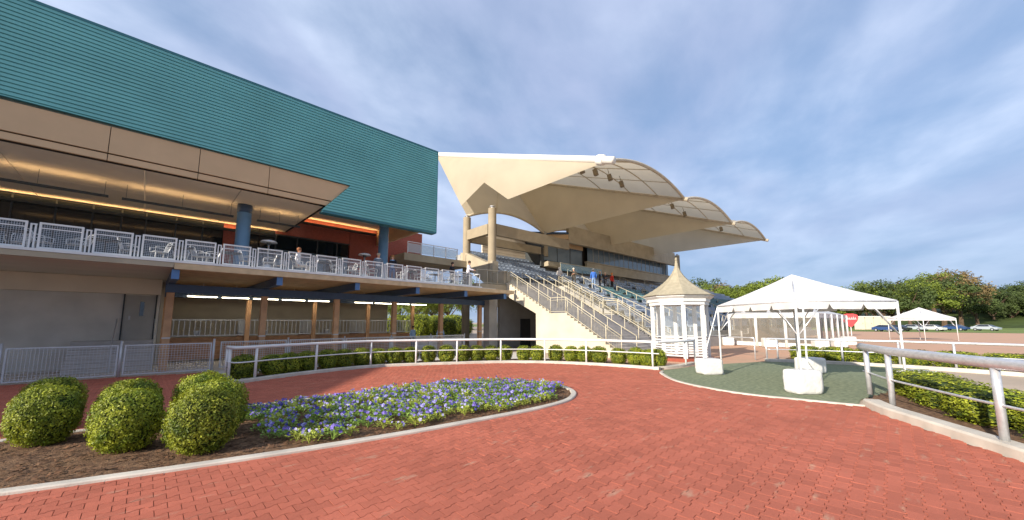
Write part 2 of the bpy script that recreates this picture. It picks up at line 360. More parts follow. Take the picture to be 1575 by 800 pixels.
def soil(name, poly, z, bulge):
    xs = [p[0] for p in poly]; ys = [p[1] for p in poly]; s = .12; mb = MB(); idx = {}
    nx = int((max(xs) - min(xs)) / s) + 1; ny = int((max(ys) - min(ys)) / s) + 1
    for j in range(ny):
        for i in range(nx):
            x = min(xs) + i * s; y = min(ys) + j * s
            if inpoly(x + s / 2, y + s / 2, poly):
                q = []
                for a, b in ((0, 0), (1, 0), (1, 1), (0, 1)):
                    k = (i + a, j + b)
                    if k not in idx:
                        X, Y = x + a * s, y + b * s
                        idx[k] = len(mb.v); mb.v.append((X, Y, z + bulge * mnoise.noise((X * 1.3, Y * 1.3, 1)) + .018 * mnoise.noise((X * 7, Y * 7, 4))))
                    q.append(idx[k])
                mb.f.append(tuple(q)); mb.m.append(0)
    return struct(mb.build(name, m_soil, smooth=True, fix=False))
soil('flower_bed_soil', [(p.x, p.y) for p in offset(bedp, .07)], .035, .012)
hin = offset(kerb1, .2); hout = offset(kerb1, 1.75)
soil('hedge_bed_soil', [(p.x, p.y) for p in hin[8:]] + [(p.x, p.y) for p in hout[8:]][::-1], .06, .015)
soil('hedge_bed_soil', [(24.1, 4.2), (24.15, 1.2), (24.15, -1), (23.2, -4.6), (24.9, -5), (26, -1), (25.9, 4.2)], .05, .01)
soil('hedge_bed_soil', [(p.x, p.y) for p in offset(rk, .3)] + [(4.8, -6.2), (8.4, -3.4), (10.6, -2.0), (12.2, -1.2), (15.5, -1.1), (15.4, .1), (13.2, .62)], .09, .01)
# mulch chips
def chips(n, poly, z):
    mb = MB(); xs = [p[0] for p in poly]; ys = [p[1] for p in poly]; k = 0
    while k < n:
        x = rnd.uniform(max(-3.5, min(xs)), max(xs)); y = rnd.uniform(min(ys), max(ys))
        if not inpoly(x, y, poly): continue
        k += 1; a = rnd.uniform(0, 6.28); l = rnd.uniform(.012, .04); w = l * rnd.uniform(.25, .5); t = rnd.uniform(-.4, .4)
        c, s = math.cos(a), math.sin(a); zz = z + rnd.uniform(.0, .02)
        mb.add([(x - l * c - w * s, y - l * s + w * c, zz - l * t), (x - l * c + w * s, y - l * s - w * c, zz - l * t * .8), (x + l * c + w * s, y + l * s - w * c, zz + l * t), (x + l * c - w * s, y + l * s + w * c, zz + l * t * .9)], [(0, 1, 2, 3)])
    return tag(stuff(mb.build('mulch_chips', m_chip, fix=False)), 'loose brown mulch chips scattered over the flower bed soil', 'mulch')
chips(9000, bedin, .045)

# dog-bone pavers laid in rows along X, half-staggered
PL, PW, PJ, PC, GAP = .215, .15, .0125, .013, .0034
def paver_outline(g=GAP):
    a, b = PL / 2 - g, PW / 2 - g; q = PL / 4
    top = [(-a, b + PJ), (-q - PC, b + PJ), (-q + PC, b - PJ), (q - PC, b - PJ), (q + PC, b + PJ), (a, b + PJ)]
    return top + [(x, -y) for x, y in top[::-1]]
PO = paver_outline()
FT = [tuple(range(12))[::-1]] + [(i, i + 12 if i + 12 < 24 else 12, (i + 1) % 12 + 12, (i + 1) % 12) for i in range(12)]
cells = []
fullbed = [(p.x, p.y) for p in offset(bedp, .1)]
ringo = ring
for j in range(-48, 136):
    y = j * PW
    for i in range(-46, 76):
        x = (i + (.5 if j % 2 else 0)) * PL
        p = proj((x, y, .02))
        if p is None or not (-60 < p[0] < 1640 and p[1] < 850): continue
        if not inpoly(x, y, ringo) or inpoly(x, y, fullbed): continue
        cells.append(((x * x + y * y), x, y, 0 <= p[0] <= 1575 and p[1] <= 800))
cells.sort()
def paver_verts(x, y, dz):
    tx, ty = rnd.uniform(-.012, .012), rnd.uniform(-.012, .012)
    return [(x + a, y + b, .022 + dz + a * tx + b * ty) for a, b in PO] + [(x + a * 1.0, y + b, .0) for a, b in PO]
pm = MB(); pm.add([(a, b, 0.0) for a, b in PO] + [(a, b, -.022) for a, b in PO], FT); paver_me = pm.mesh('paver', m_paver)
nb = 0; field = MB(); tones = []
for d, x, y, vis in cells:
    if vis and nb < 300:
        o = link('paver', paver_me, pave, (x, y, .022 + rnd.uniform(-.0015, .0015))); o.rotation_euler = (rnd.uniform(-.01, .01), rnd.uniform(-.01, .01), rnd.uniform(-.006, .006)); nb += 1
    else:
        field.add(paver_verts(x, y, rnd.uniform(-.0015, .0015)), FT); tones.append(rnd.random())
fo = field.build('paver_field', m_paver, pave, fix=False); stuff(fo)
at = fo.data.attributes.new('tone', 'FLOAT', 'FACE'); at.data.foreach_set('value', np.repeat(np.array(tones, dtype=np.float32), 13))

# ------------------------------------------------------------------ boxwood and pansies
def boxwood_mesh(seed, nleaf, ls, pw=2.5, lump=.09):
    r = random.Random(seed); mb = MB(); mb.cur = 1
    def rad(d):
        k = (abs(d.x) ** pw + abs(d.y) ** pw + abs(d.z) ** pw) ** (-1 / pw)
        return k * (1 + lump * mnoise.noise(d * 2.2 + Vector((seed, 0, 0))) + .03 * mnoise.noise(d * 6 + Vector((0, seed, 0))))
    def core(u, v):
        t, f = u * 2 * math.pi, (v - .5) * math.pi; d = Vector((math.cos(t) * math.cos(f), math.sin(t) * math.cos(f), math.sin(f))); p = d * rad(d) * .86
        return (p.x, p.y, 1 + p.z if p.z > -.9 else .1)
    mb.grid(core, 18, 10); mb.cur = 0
    for _ in range(nleaf):
        z = r.uniform(-.93, 1); t = r.uniform(0, 6.2832); q = math.sqrt(max(0, 1 - z * z)); d = Vector((q * math.cos(t), q * math.sin(t), z))
        p = d * rad(d) * (r.uniform(.84, 1.0) if r.random() < .75 else r.uniform(.95, 1.06)); c = p + Vector((0, 0, 1))
        nrm = (d + Vector((r.uniform(-1, 1), r.uniform(-1, 1), r.uniform(-.6, 1))) * .75).normalized()
        a = nrm.cross(Vector((r.uniform(-1, 1), r.uniform(-1, 1), r.uniform(-1, 1)))).normalized(); b = nrm.cross(a)
        l = ls * r.uniform(.7, 1.3); w = l * .55
        mb.add([c - a * l, c - b * w + nrm * l * .2, c + a * l, c + b * w + nrm * l * .2], [(0, 1, 2, 3)])
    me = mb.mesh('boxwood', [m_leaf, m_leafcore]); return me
near_bw = [boxwood_mesh(s, 11000, .044) for s in (1, 2, 6)]
far_bw = [boxwood_mesh(s, 2600, .075) for s in (3, 4, 5)]
cube_bw = [boxwood_mesh(s, 3200, .066, pw=5.5) for s in (8, 9)]
def boxwood(label, me, p, r, h, group, z=.03):
    o = tag(link('boxwood_ball', me, None, (p[0], p[1], z), rnd.uniform(0, 6.28), (r, r, h / 2)), label, 'shrub', group); return o
BG = 'clipped boxwood balls in the flower bed'
def aimz(px, D, z):
    fwd = Vector((math.cos(AZ), math.sin(AZ), 0)); l = (px - CX) / FPX * D
    for _ in range(6): p = fwd * D + rt * l; l += (px - proj((p.x, p.y, z))[0]) / FPX * D
    return fwd * D + rt * l
BIG = []
for (px, D, r, h, lab) in [(311, 5.95, .425, .93, 'large clipped boxwood ball on the mulch beside the pansies, foremost of its clump'),
                          (331, 6.75, .44, .95, 'clipped boxwood ball in the middle of the clump beside the pansies'),
                          (314, 7.6, .44, .96, 'clipped boxwood ball at the back of the clump beside the pansies'),
                          (196, 6.0, .40, .92, 'large clipped boxwood ball across the bare mulch from the clump of three'),
                          (200, 6.9, .42, .93, 'clipped boxwood ball tucked behind another across the bare mulch from the clump of three'),
                          (70, 6.3, .40, .92, 'clipped boxwood ball at the bare end of the flower bed'),
                          (80, 7.2, .41, .92, 'clipped boxwood ball behind the one at the bare end of the flower bed')]:
    p = aimz(px, D, .5); BIG.append((p.x, p.y)); boxwood(lab, near_bw[int(D * 10) % 3], (p.x, p.y), r, h, BG)
hp = offset(kerb1, .74)
def on_path(path, px):
    best = min(path, key=lambda p: abs(proj((p.x, p.y, .4))[0] - px)); return best
for k, px in enumerate([376, 415, 445, 475, 504, 530, 558, 584, 610, 634, 661, 689, 712, 733, 755, 779, 802, 826, 852, 875, 901, 924, 948, 975, 997, 1014]):
    p = on_path(hp[10:], px); r = .44 if px < 400 else (.40 if px < 640 else .37)
    lab = 'clipped boxwood ball in the row behind the white parade ring rail'
    boxwood(lab, far_bw[k % 3], (p.x + rnd.uniform(-.04, .04), p.y + rnd.uniform(-.04, .04)), r * rnd.uniform(.94, 1.06), .78 * rnd.uniform(.95, 1.06), 'boxwood row behind the parade ring rail', .05)
for k in range(6):
    y = 3.35 - k * 1.28
    o = boxwood('square clipped boxwood in the low hedge behind the tent', cube_bw[k % 2], (24.85 - .12 * max(0, k - 3) ** 2, y), .62, .72, 'square hedge behind the tent', .04); o.rotation_euler[2] = rnd.uniform(-.1, .1); o.scale[0] = .5
for k, (x, y) in enumerate([(14.5, -.42), (13.1, -.75), (11.75, -1.2), (10.3, -1.95), (8.9, -2.75)]):
    o = boxwood('square clipped boxwood behind the rounded end of the grey pipe rail', cube_bw[k % 2], (x, y), .56, .66, 'square hedge along the grey pipe rail', .07); o.rotation_euler[2] = .45 + rnd.uniform(-.1, .1)

def pansy_meshes(seed, pale):
    r = random.Random(seed); fol = MB(); flo = MB()
    for _ in range(90):
        a = r.uniform(0, 6.28); d = r.uniform(.02, .15); h0 = r.uniform(.02, .13) * (1.15 - d * 3.5); c = Vector((d * math.cos(a), d * math.sin(a), .03 + h0))
        o = Vector((math.cos(a + r.uniform(-.7, .7)), math.sin(a + r.uniform(-.7, .7)), r.uniform(.1, 1.0))).normalized(); s = o.cross(Vector((0, 0, 1))).normalized(); l = r.uniform(.035, .062); w = l * .38; n = s.cross(o)
        fol.add([c, c + o * l * .5 - s * w + n * .006, c + o * l - n * .008, c + o * l * .5 + s * w + n * .006], [(0, 1, 2, 3)])
    for i in range(7): 
        a = r.uniform(0, 6.28); fol.tube([(0, 0, 0), (.05 * math.cos(a), .05 * math.sin(a), .1)], .004, 3)
    kinds = [0, 0, 0, 3, 3, 1] if not pale else [0, 1, 1, 2]
    for _ in range(r.randint(5, 9) if not pale else r.randint(2, 6)):
        a = r.uniform(0, 6.28); d = r.uniform(.0, .15); c = Vector((d * math.cos(a), d * math.sin(a), .13 + r.uniform(.0, .075) - d * .2))
        n = Vector((math.cos(a) * r.uniform(0, .8) - .25, math.sin(a) * r.uniform(0, .8) - .45, r.uniform(.35, .9))).normalized(); u = n.cross(Vector((0, 0, 1))).normalized(); v = u.cross(n); k = r.choice(kinds); R0 = r.uniform(.021, .030)
        for q in range(5):
            t = q * 1.2566 + r.uniform(-.15, .15); t0, t1 = t - .62, t + .62; flo.cur = 2 if (k == 1 and q == 0) else k
            flo.add([c, c + (u * math.cos(t0) + v * math.sin(t0)) * R0 * .8, c + (u * math.cos(t) + v * math.sin(t)) * R0 * 1.15 + n * .006, c + (u * math.cos(t1) + v * math.sin(t1)) * R0 * .8], [(0, 1, 2, 3)])
    return fol.mesh('foliage', m_pleaf2 if pale else m_pleaf), flo.mesh('flowers', m_pet)
pan = [(pansy_meshes(s, False), False) for s in range(20, 26)]; panp = [(pansy_meshes(s, True), True) for s in range(30, 34)]
pin = [(p.x, p.y) for p in offset(bedp, .34)]; pin2 = [(p.x, p.y) for p in offset(bedp, .62)]
npl = 0; yy = 6.0; row = 0
while yy < 10.6:
    xx = 1.35 + (.14 if row % 2 else 0)
    while xx < 9.4:
        x = xx + rnd.uniform(-.045, .045); y = yy + rnd.uniform(-.045, .045)
        clear = all((x - bx) ** 2 + (y - by) ** 2 > .66 ** 2 for bx, by in BIG)
        if inpoly(x, y, pin) and clear and rnd.random() > (.13 if x < 4 else .04) and (x > 1.45):
            edge = not inpoly(x, y, pin2) and y < 7.8; pale = edge and rnd.random() < .85 or rnd.random() < .22
            if edge and rnd.random() < .22: xx += .30; continue
            (f, g), pl = rnd.choice(panp if pale else pan)
            lab = 'pansy plant with yellow green leaves and pale lilac flowers' if pale else 'leafy green pansy plant covered in violet blue flowers'
            t = thing('pansy_plant', lab, 'flower', (x, y, .035), rnd.uniform(-.5, .5), 'pansies with pale yellow green leaves' if pale else 'violet pansies massed in the flower bed'); s = rnd.uniform(.85, 1.2); t.scale = (s, s, s * rnd.uniform(.9, 1.15))
            link('foliage', f, t); stuff(link('flowers', g, t)); npl += 1
        xx += .30
    yy += .262; row += 1
print('pansies', npl, 'pavers', len(cells))

# ------------------------------------------------------------------ rails round the parade ring
def pipe_rail(label, path, posts, ztop, zbase, rt_=.055, rp=.042, mid=None, m=m_white, name='parade_ring_rail', lean=None):
    t = thing(name, label, 'railing', (path[0].x, path[0].y, zbase)); O = Vector(t.location)
    MB().tube([Vector((p.x, p.y, ztop - rt_)) - O for p in path], rt_, 12).build('top_rail', m, t, True)
    if mid: MB().tube([Vector((p.x, p.y, mid)) - O for p in path], .022, 8).build('lower_rail', m, t, True)
    for p in posts: MB().tube([Vector((p.x, p.y, zbase)) - O, Vector((p.x, p.y, ztop - rt_)) - O], rp, 10).build('post', m, t, True)
    return t
rp1 = offset(kerb1, .12)[6:]
posts = [on_path(rp1, px) for px in (352, 394, 490, 572, 641, 706, 772, 840, 902, 1002)]
pipe_rail('long curved white pipe rail on the kerb in front of the boxwood row', rp1, [rp1[0]] + posts, 1.22, .12, mid=.68)
rb = catmull(V2([(15.55, 7.1), (16.4, 6.83), (17.4, 6.63), (18.5, 6.63)]), .2)
pipe_rail('short white pipe rail in front of the kiosk', rb, [rb[-1], rb[len(rb) // 2 + 2]], 1.22, .12)
rc = catmull(V2([(23.03, 4.7), (23.72, 3.0), (24.02, 1.2), (24.02, -.9), (23.12, -4.5), (20.1, -9)]), .3)
pipe_rail('grey pipe rail on the kerb in front of the square hedge behind the tent', rc, [on_path(rc[:-14], px) for px in (1200, 1300, 1384, 1470)] + [rc[0]], 1.2, .13, .05, .042, .62, m_galv)
rd = catmull(V2([(25.9, 9.6), (24.4, 7.2), (23.4, 5.3)]), .4)
pipe_rail('thin pipe rail between the kiosk and the tent', rd, [rd[-1], rd[0]], 1.2, .0, .035, .035, None, m_galv)
re_ = catmull(V2([(13.75, .66), (13.4, .56), (12.7, .36), (12.0, .13), (11.1, -.3), (9.5, -1.12), (7.4, -2.5), (4, -5.4)]), .2)
pipe_rail('thick grey pipe rail with a rounded end on the raised kerb', re_, [Vector((13.4, .56, 0)), Vector((12.05, .15, 0)), Vector((9.6, -1.06, 0)), Vector((7.4, -2.5, 0))], 1.45, .17, .092, .055, .72, m_galv)

def wire_panel(mb, w, h, sx, sz, t=.006):
    n = int(w / sx)
    for i in range(1, n): mb.box(i * w / n - t / 2, i * w / n + t / 2, -t / 2, t / 2, .02, h - .02)
    n = int(h / sz)
    for i in range(1, n): mb.box(.02, w - .02, -t * .45 + t, t * .45 + t, i * h / n - t / 2, i * h / n + t / 2)
    return mb
def frame_panel(mb, w, h, t):
    mb.box(0, w, -t / 2, t / 2, h - t, h); mb.box(0, w, -t / 2, t / 2, 0, t); mb.box(0, t, -t / 2 - .001, t / 2 + .001, t, h - t); mb.box(w - t, w, -t / 2 - .001, t / 2 + .001, t, h - t); return mb
fw_me = wire_panel(MB(), 2.5, 1.1, .085, .085, .011).mesh('wire_mesh', m_wire); ff_me = frame_panel(MB(), 2.5, 1.1, .045).mesh('frame', m_wire)
for k, (x, y, lab) in enumerate([(-.5, 19.83, 'low wire mesh gate in front of the grey door steps'), (-3.15, 19.88, 'low wire mesh fence panel at the far end of the fence'), (-5.8, 19.92, 'low wire mesh fence panel beyond the end of the stalls')]):
    t = thing('wire_fence_panel', lab, 'fence', (x, y, .08), R(-6) if k == 0 else R(-1)); link('frame', ff_me, t); link('wire_mesh', fw_me, t)
    mb = MB(); mb.tube([(2.56, 0, -.08), (2.56, 0, 1.25)], .04, 8); mb.build('post', m_wire, t, True)
for k in range(5):
    t = thing('wire_fence_panel', 'low wire mesh fence panel between the boxwood row and the stalls', 'fence', (2.35 + k * 2.62, 20.3, .08), 0, 'wire fence panels between the boxwood row and the stalls'); link('frame', ff_me, t); link('wire_mesh', fw_me, t)
    MB().tube([(2.56, 0, -.08), (2.56, 0, 1.2)], .035, 8).build('post', m_wire, t, True)
# ------------------------------------------------------------------ clubhouse with terrace and stalls
def wpart(mb, name, m, t, smooth=False, fix=True):
    o = mb.build(name, m, t, smooth, fix)
    r = t
    while r.parent: r = r.parent
    Mx = Matrix.Translation(r.location) @ Matrix.Rotation(r.rotation_euler.z, 4, 'Z')
    if t is r: o.matrix_parent_inverse = Mx.inverted()
    return o
def bx(*a): return MB().box(*a)
cl = thing('clubhouse', 'long clubhouse with ribbed teal upper wall, brown soffit and red brick ground wall', 'building', (4, 28, 0))
mb = MB(); pitch = .148; z = 7.70; XR, XL = 12.72, -9.0
def xl(z): return XL if z >= 9.40 else 6.12 + (z - 7.95) * (7.34 - 6.12) / (9.41 - 7.95)
while z < 13.0:
    z1 = z + pitch; za, zb = z + .036, z + .142
    if z < 9.40 < z1: z1 = z1
    pts = [(20.0, z), (20.0, z + .030), (19.945, za), (19.945, zb), (20.0, z1)]
    vs = [(xl(q), y, q) for y, q in pts] + [(XR, y, q) for y, q in pts]
    mb.add(vs, [(i, 5 + i, 6 + i, i + 1) for i in range(4)]); z = z1
ZT = z
stuff(wpart(mb, 'cladding', m_teal, cl, fix=False))
wpart(bx(XL, XR - .01, 20.02, 20.4, 9.42, ZT), 'backing_wall', m_teal_dark, cl)
wpart(MB().prism([(6.1, 7.72), (XR - .01, 7.72), (XR - .01, 9.42), (7.36, 9.42)], 'y', 20.02, 20.4), 'backing_wall', m_teal_dark, cl)
wpart(bx(XL, XR + .04, 19.93, 20.42, ZT, ZT + .10), 'parapet_cap', m_teal_dark, cl)
wpart(bx(XR - .005, XR + .05, 19.93, 20.42, 7.64, ZT), 'corner_trim', m_teal_dark, cl)
wpart(bx(5.95, XR - .01, 19.94, 20.41, 7.60, 7.70), 'base_trim', m_teal_dark, cl)
# brown fascia panels under the teal, cut off at an angle
def fx(z): return 6.12 + (z - 7.95) * (7.34 - 6.12) / (9.41 - 7.95)
edges = [-9.0, -5.1, -1.55, 1.05, 3.58]
for i, a in enumerate(edges):
    for (z0, z1, y) in ((8.32, 9.34, 20.04), (8.03, 8.27, 20.07)):
        if i < len(edges) - 1: wpart(bx(a + .012, edges[i + 1] - .012, y, y + .1, z0, z1), 'fascia_panel', m_fascia, cl)
        else: wpart(MB().prism([(a + .012, z0), (fx(z0) - .02, z0), (fx(z1) - .02, z1), (a + .012, z1)], 'y', y, y + .1), 'fascia_panel', m_fascia, cl)
wpart(MB().prism([(-9, 8.0), (6.1, 8.0), (7.2, 9.36), (-9, 9.36)], 'y', 20.18, 20.3), 'fascia_backing', m_dark, cl)
sx = [-9.0, -4.2, -.55, 2.6, 6.10]
for i in range(4):
    for (y0, y1) in ((20.32, 24.3), (24.33, 28.0)):
        wpart(bx(sx[i] + .012, sx[i + 1] - .012, y0, y1, 8.0, 8.12), 'soffit_panel', m_soffit, cl)
wpart(bx(6.10, 6.19, 20.32, 27.98, 7.97, 9.2), 'soffit_edge', m_dark, cl)
wpart(bx(6.20, 12.45, 20.42, 28.0, 9.2, 9.3), 'soffit_panel', m_soffit, cl)
wpart(bx(12.46, 12.66, 20.42, 28.0, 8.0, 9.3), 'end_bulkhead', m_fascia, cl)
for k, (X, Y, top) in enumerate([(3.15, 22.9, 8.0), (10.65, 22.9, 9.2)]):
    c = wpart(MB().lathe([(.31, 4.25), (.31, top)], 28, (X, Y)), 'column', m_blue, cl, True); 
    bv = c.modifiers.new('e', 'EDGE_SPLIT')
    wpart(MB().lathe([(.322, top - .42), (.322, top - .001)], 28, (X, Y)), 'column_collar', m_steelblue, c, True)
# back wall of the terrace
wpart(bx(2.9, 3.85, 28.0, 28.3, 4.25, 8.1), 'brick_wall', m_brick, cl)
wpart(bx(10.4, 16.5, 28.0, 28.3, 4.25, 9.6), 'brick_wall', m_brick, cl)
wpart(bx(5.62, 10.38, 28.0, 28.3, 7.82, 9.35), 'brick_wall', m_brick, cl)
wpart(bx(16.2, 16.5, 28.32, 44, 4.25, 9.58), 'brick_wall', m_brick, cl)
wpart(bx(-12, 16.15, 28.62, 44, 4.25, 12.4), 'rear_wing', m_fascia, cl)
gx = [-9, -7.6, -6.2, -4.9, -3.6, -2.4, -1.38, -.46, .75, 1.92, 2.88]
for i in range(len(gx) - 1):
    w = wpart(bx(gx[i] + .03, gx[i + 1] - .03, 28.06, 28.1, 4.3, 7.95), 'window', m_glassdark, cl)
    wpart(bx(gx[i] - .03, gx[i] + .03, 28.0, 28.14, 4.25, 7.96), 'mullion', m_mull, cl)
for a, b in ((3.87, 4.7), (4.76, 5.6)): wpart(bx(a, b, 28.06, 28.1, 4.3, 7.95), 'window', m_glassdark, cl)
wpart(bx(-9, 5.62, 28.12, 28.55, 4.25, 8.0), 'window_backing', m_dark, cl)
wx = [5.65, 6.91, 8.19, 9.5, 10.36]
for i in range(4):
    a, b = wx[i] + .04, wx[i + 1] - .04
    wpart(bx(a, b, 28.06, 28.1, 6.86, 7.74), 'window', m_glassdark, cl)
    wpart(bx(a, b if i != 2 else a + .6, 28.06, 28.1, 4.3, 6.80), 'window', m_glasssky, cl)
    if i == 2: wpart(bx(a + .64, b, 28.2, 28.25, 4.3, 6.80), 'doorway', m_dark, cl)
    wpart(bx(wx[i] - .04, wx[i] + .04, 27.99, 28.14, 4.25, 7.75), 'mullion', m_mull, cl)
wpart(bx(5.61, 10.4, 27.985, 28.15, 7.75, 7.815), 'window_head', m_mull, cl)
wpart(bx(5.62, 10.38, 28.27, 28.56, 4.25, 7.8), 'window_backing', m_dark, cl)
# hanging uplights under the soffit
for a, b, lab in ((-5.4, -1.6, 'thin black hanging uplight above the terrace rail beyond the blue column'), (-1.2, 2.72, 'thin black hanging uplight over the wire chairs beside the front blue column'), (3.72, 5.75, 'short thin black hanging uplight beside the cut end of the soffit')):
    t = thing('hanging_uplight', lab, 'light fixture', ((a + b) / 2, 23.0, 7.32))
    wpart(bx(a, b, 22.94, 23.06, 7.30, 7.34).box(a, b, 22.94, 22.952, 7.34, 7.39).box(a, b, 23.048, 23.06, 7.34, 7.39), 'housing', m_mull, t); wpart(bx(a + .05, b - .05, 22.96, 23.04, 7.342, 7.36), 'lit_strip', m_glow, t)
    for q in (a + .12, (a + b) / 2, b - .12): wpart(MB().tube([(q, 23.0, 7.36), (q, 23.0, 8.0)], .008, 5), 'hanger', m_mull, t)
for a, b, zz, nm in ((-8, 5.6, 7.55, 'amber cove light along the window heads under the low soffit'), (6.5, 12.3, 8.75, 'amber cove light along the top of the brick wall')):
    t = thing('cove_light', nm, 'light fixture', ((a + b) / 2, 27.75, zz))
    wpart(bx(a, b, 27.74, 27.98, zz, zz + .05).box(a, b, 27.74, 27.76, zz + .05, zz + .14), 'housing', m_mull, t); wpart(bx(a, b, 27.80, 27.94, zz + .052, zz + .06), 'lit_strip', m_glow2, t)

# terrace slab, edge and rail
te = thing('terrace', 'raised terrace deck with a white mesh guard rail and timber edge', 'terrace', (4, 18.4, 0))
wpart(bx(-9, 16.6, 18.52, 27.99, 4.14, 4.25), 'deck_slab', m_pale, te)
wpart(bx(.56, 18.25, 18.40, 18.50, 3.97, 4.20), 'edge_board', m_woodf, te)
wpart(bx(-9, .545, 18.40, 18.50, 4.02, 4.20), 'edge_board', m_conc, te)
wpart(bx(-9, 15.3, 18.38, 18.51, 4.205, 4.29), 'edge_trim', m_white, te)
wpart(bx(-9, .54, 18.52, 24.55, 4.03, 4.12), 'soffit', m_soffit, te)
P0, PP, PWD, PH = -.35, 1.157, .93, .84
fr = frame_panel(MB(), PWD, PH, .05); fr.box(.05, PWD - .05, -.018, .018, PH - .2, PH - .165); fr_me = fr.mesh('frame', m_white); wi_me = wire_panel(MB(), PWD, PH, .05, .06, .0075).mesh('mesh_infill', m_wire)
pp = MB(); pp.box(PWD + .05, PWD + .09, -.02, .02, -.02, PH - .1); pp.box(PWD + .14, PWD + .18, -.02, .02, -.02, PH - .1); pp.box(PWD + .05, PWD + .18, -.019, .019, PH - .1, PH - .06); pp_me = pp.mesh('post_pair', m_white)
for k in range(-7, 13):
    e = link('rail_panel', fr_me, te, Vector((P0 + k * PP, 18.62, 4.31)) - Vector(te.location)); link('mesh_infill', wi_me, e); link('post_pair', pp_me, e)
e = MB(); e.box(14.75, 15.3, 18.6, 18.64, 5.1, 5.14); e.box(15.26, 15.3, 18.6, 18.64, 4.29, 5.1); e.box(15.26, 15.3, 18.64, 21.2, 5.1, 5.14); wpart(e, 'end_rail', m_white, te)

st = thing('saddling_stalls', 'row of open timber saddling stalls with navy steel beams under the terrace', 'stalls', (8, 23, 0))
PX = [.62 + 3.37 * k for k in range(6)]
for i, x in enumerate(PX):
    q = bevel(wpart(bx(x - .13, x + .13, 21.12, 21.38, 0, 3.25), 'post', m_post, st), .012)
    wpart(bx(x - .135, x + .135, 21.115, 21.385, 1.33, 1.38), 'post_band', m_wire, q)
    if i < 5: bevel(wpart(bx(x - .11, x + .11, 24.9, 25.12, 0, 3.24), 'post', m_post, st), .012)
    r = wpart(bx(x - .11, x + .11, 18.53, 27.9, 3.61, 3.95), 'rafter', m_steelblue, st); wpart(bx(x - .112, x + .112, 18.505, 18.528, 3.60, 3.955), 'rafter_end_plate', m_steelcap, r)
wpart(bx(.45, 18.0, 21.13, 21.37, 3.255, 3.605), 'header_beam', m_steelblue, st)
wpart(bx(.45, 14.3, 24.92, 25.1, 3.25, 3.60), 'header_beam', m_steelblue, st)
for i in range(6):
    a = .58 if i == 0 else PX[i] + .005; b = PX[i + 1] - .005 if i < 5 else 18.22
    wpart(bx(a, b, 18.52, 27.95, 3.96, 4.0), 'soffit_board', m_woods, st)
wpart(bx(.40, 13.6, 28.0, 28.25, 0, 3.94), 'back_wall', m_stallwall, st)
wpart(bx(.40, .52, 24.62, 27.99, 0, 3.94), 'side_wall', m_stallwall, st)
struct(flat('stall_floor', [(-9, 20.05), (-.5, 19.95), (2.0, 19.45), (2.6, 17.3), (9, 17.9), (16.2, 13.5), (18, 17.4), (18.2, 30), (-9, 30)], -.004, m_pale))
def bars(mb, x0, x1, y, z0, z1, n, ax='x'):
    for i in range(n + 1):
        q = x0 + (x1 - x0) * i / n
        if ax == 'x': mb.box(q - .016, q + .016, y - .016, y + .016, z0, z1)
        else: mb.box(y - .016, y + .016, q - .016, q + .016, z0, z1)
    if ax == 'x': mb.box(x0, x1, y - .022, y + .022, z1, z1 + .05); mb.box(x0, x1, y - .022, y + .022, z0 - .05, z0)
    else: mb.box(y - .022, y + .022, x0, x1, z1, z1 + .05); mb.box(y - .022, y + .022, x0, x1, z0 - .05, z0)
    return mb
for i in range(4):
    a, b = PX[i] + .13, PX[i + 1] - .13
    for k in range(5): wpart(bx(a, b, 24.97, 25.03, .12 + .225 * k, .335 + .225 * k), 'plank', m_plank, st)
    wpart(bars(MB(), a, b, 25.0, 1.35, 2.1, 15), 'bar_screen', m_wire, st)
for i in range(5):
    x = PX[i]
    for k in range(5): wpart(bx(x - .03, x + .03, 25.14, 27.97, .12 + .225 * k, .335 + .225 * k), 'plank', m_plank, st)
    wpart(bars(MB(), 25.2, 27.9, x, 1.35, 2.1, 12, 'y'), 'bar_screen', m_wire, st)
for i in range(10):
    if i in (5,): continue
    x = 1.32 + i * 1.37
    t = tag(bpy.data.objects.new('strip_light', None), 'lit strip light on the ceiling of the saddling stalls', 'light fixture', 'strip lights in the stalls'); C.objects.link(t); t.location = (x + .6, 24.35, 3.3)
    wpart(bx(x, x + 1.2, 24.27, 24.43, 3.30, 3.36), 'housing', m_white, t); wpart(bx(x + .02, x + 1.18, 24.31, 24.39, 3.27, 3.298), 'lit_tube', m_lamp, t); wpart(MB().tube([(x + .6, 24.35, 3.36), (x + .6, 24.35, 3.96)], .01, 5), 'hanger', m_white, t)
for k, (x, y) in enumerate([(1.9, 25.25), (4.9, 25.3), (8.2, 25.25)]):
    t = thing('bucket', 'white bucket hanging behind the bars of a stall', 'bucket', (x, y, 1.3), 0, 'white buckets in the stalls')
    MB().lathe([(.11, 0), (.15, .26), (.155, .27), (.14, .26), (.105, .02)], 14).build('pail', m_white, t, True); MB().tube([(-.15, 0, .26), (-.1, 0, .38), (0, 0, .43), (.1, 0, .38), (.15, 0, .26)], .006, 4).build('handle', m_wire, t)
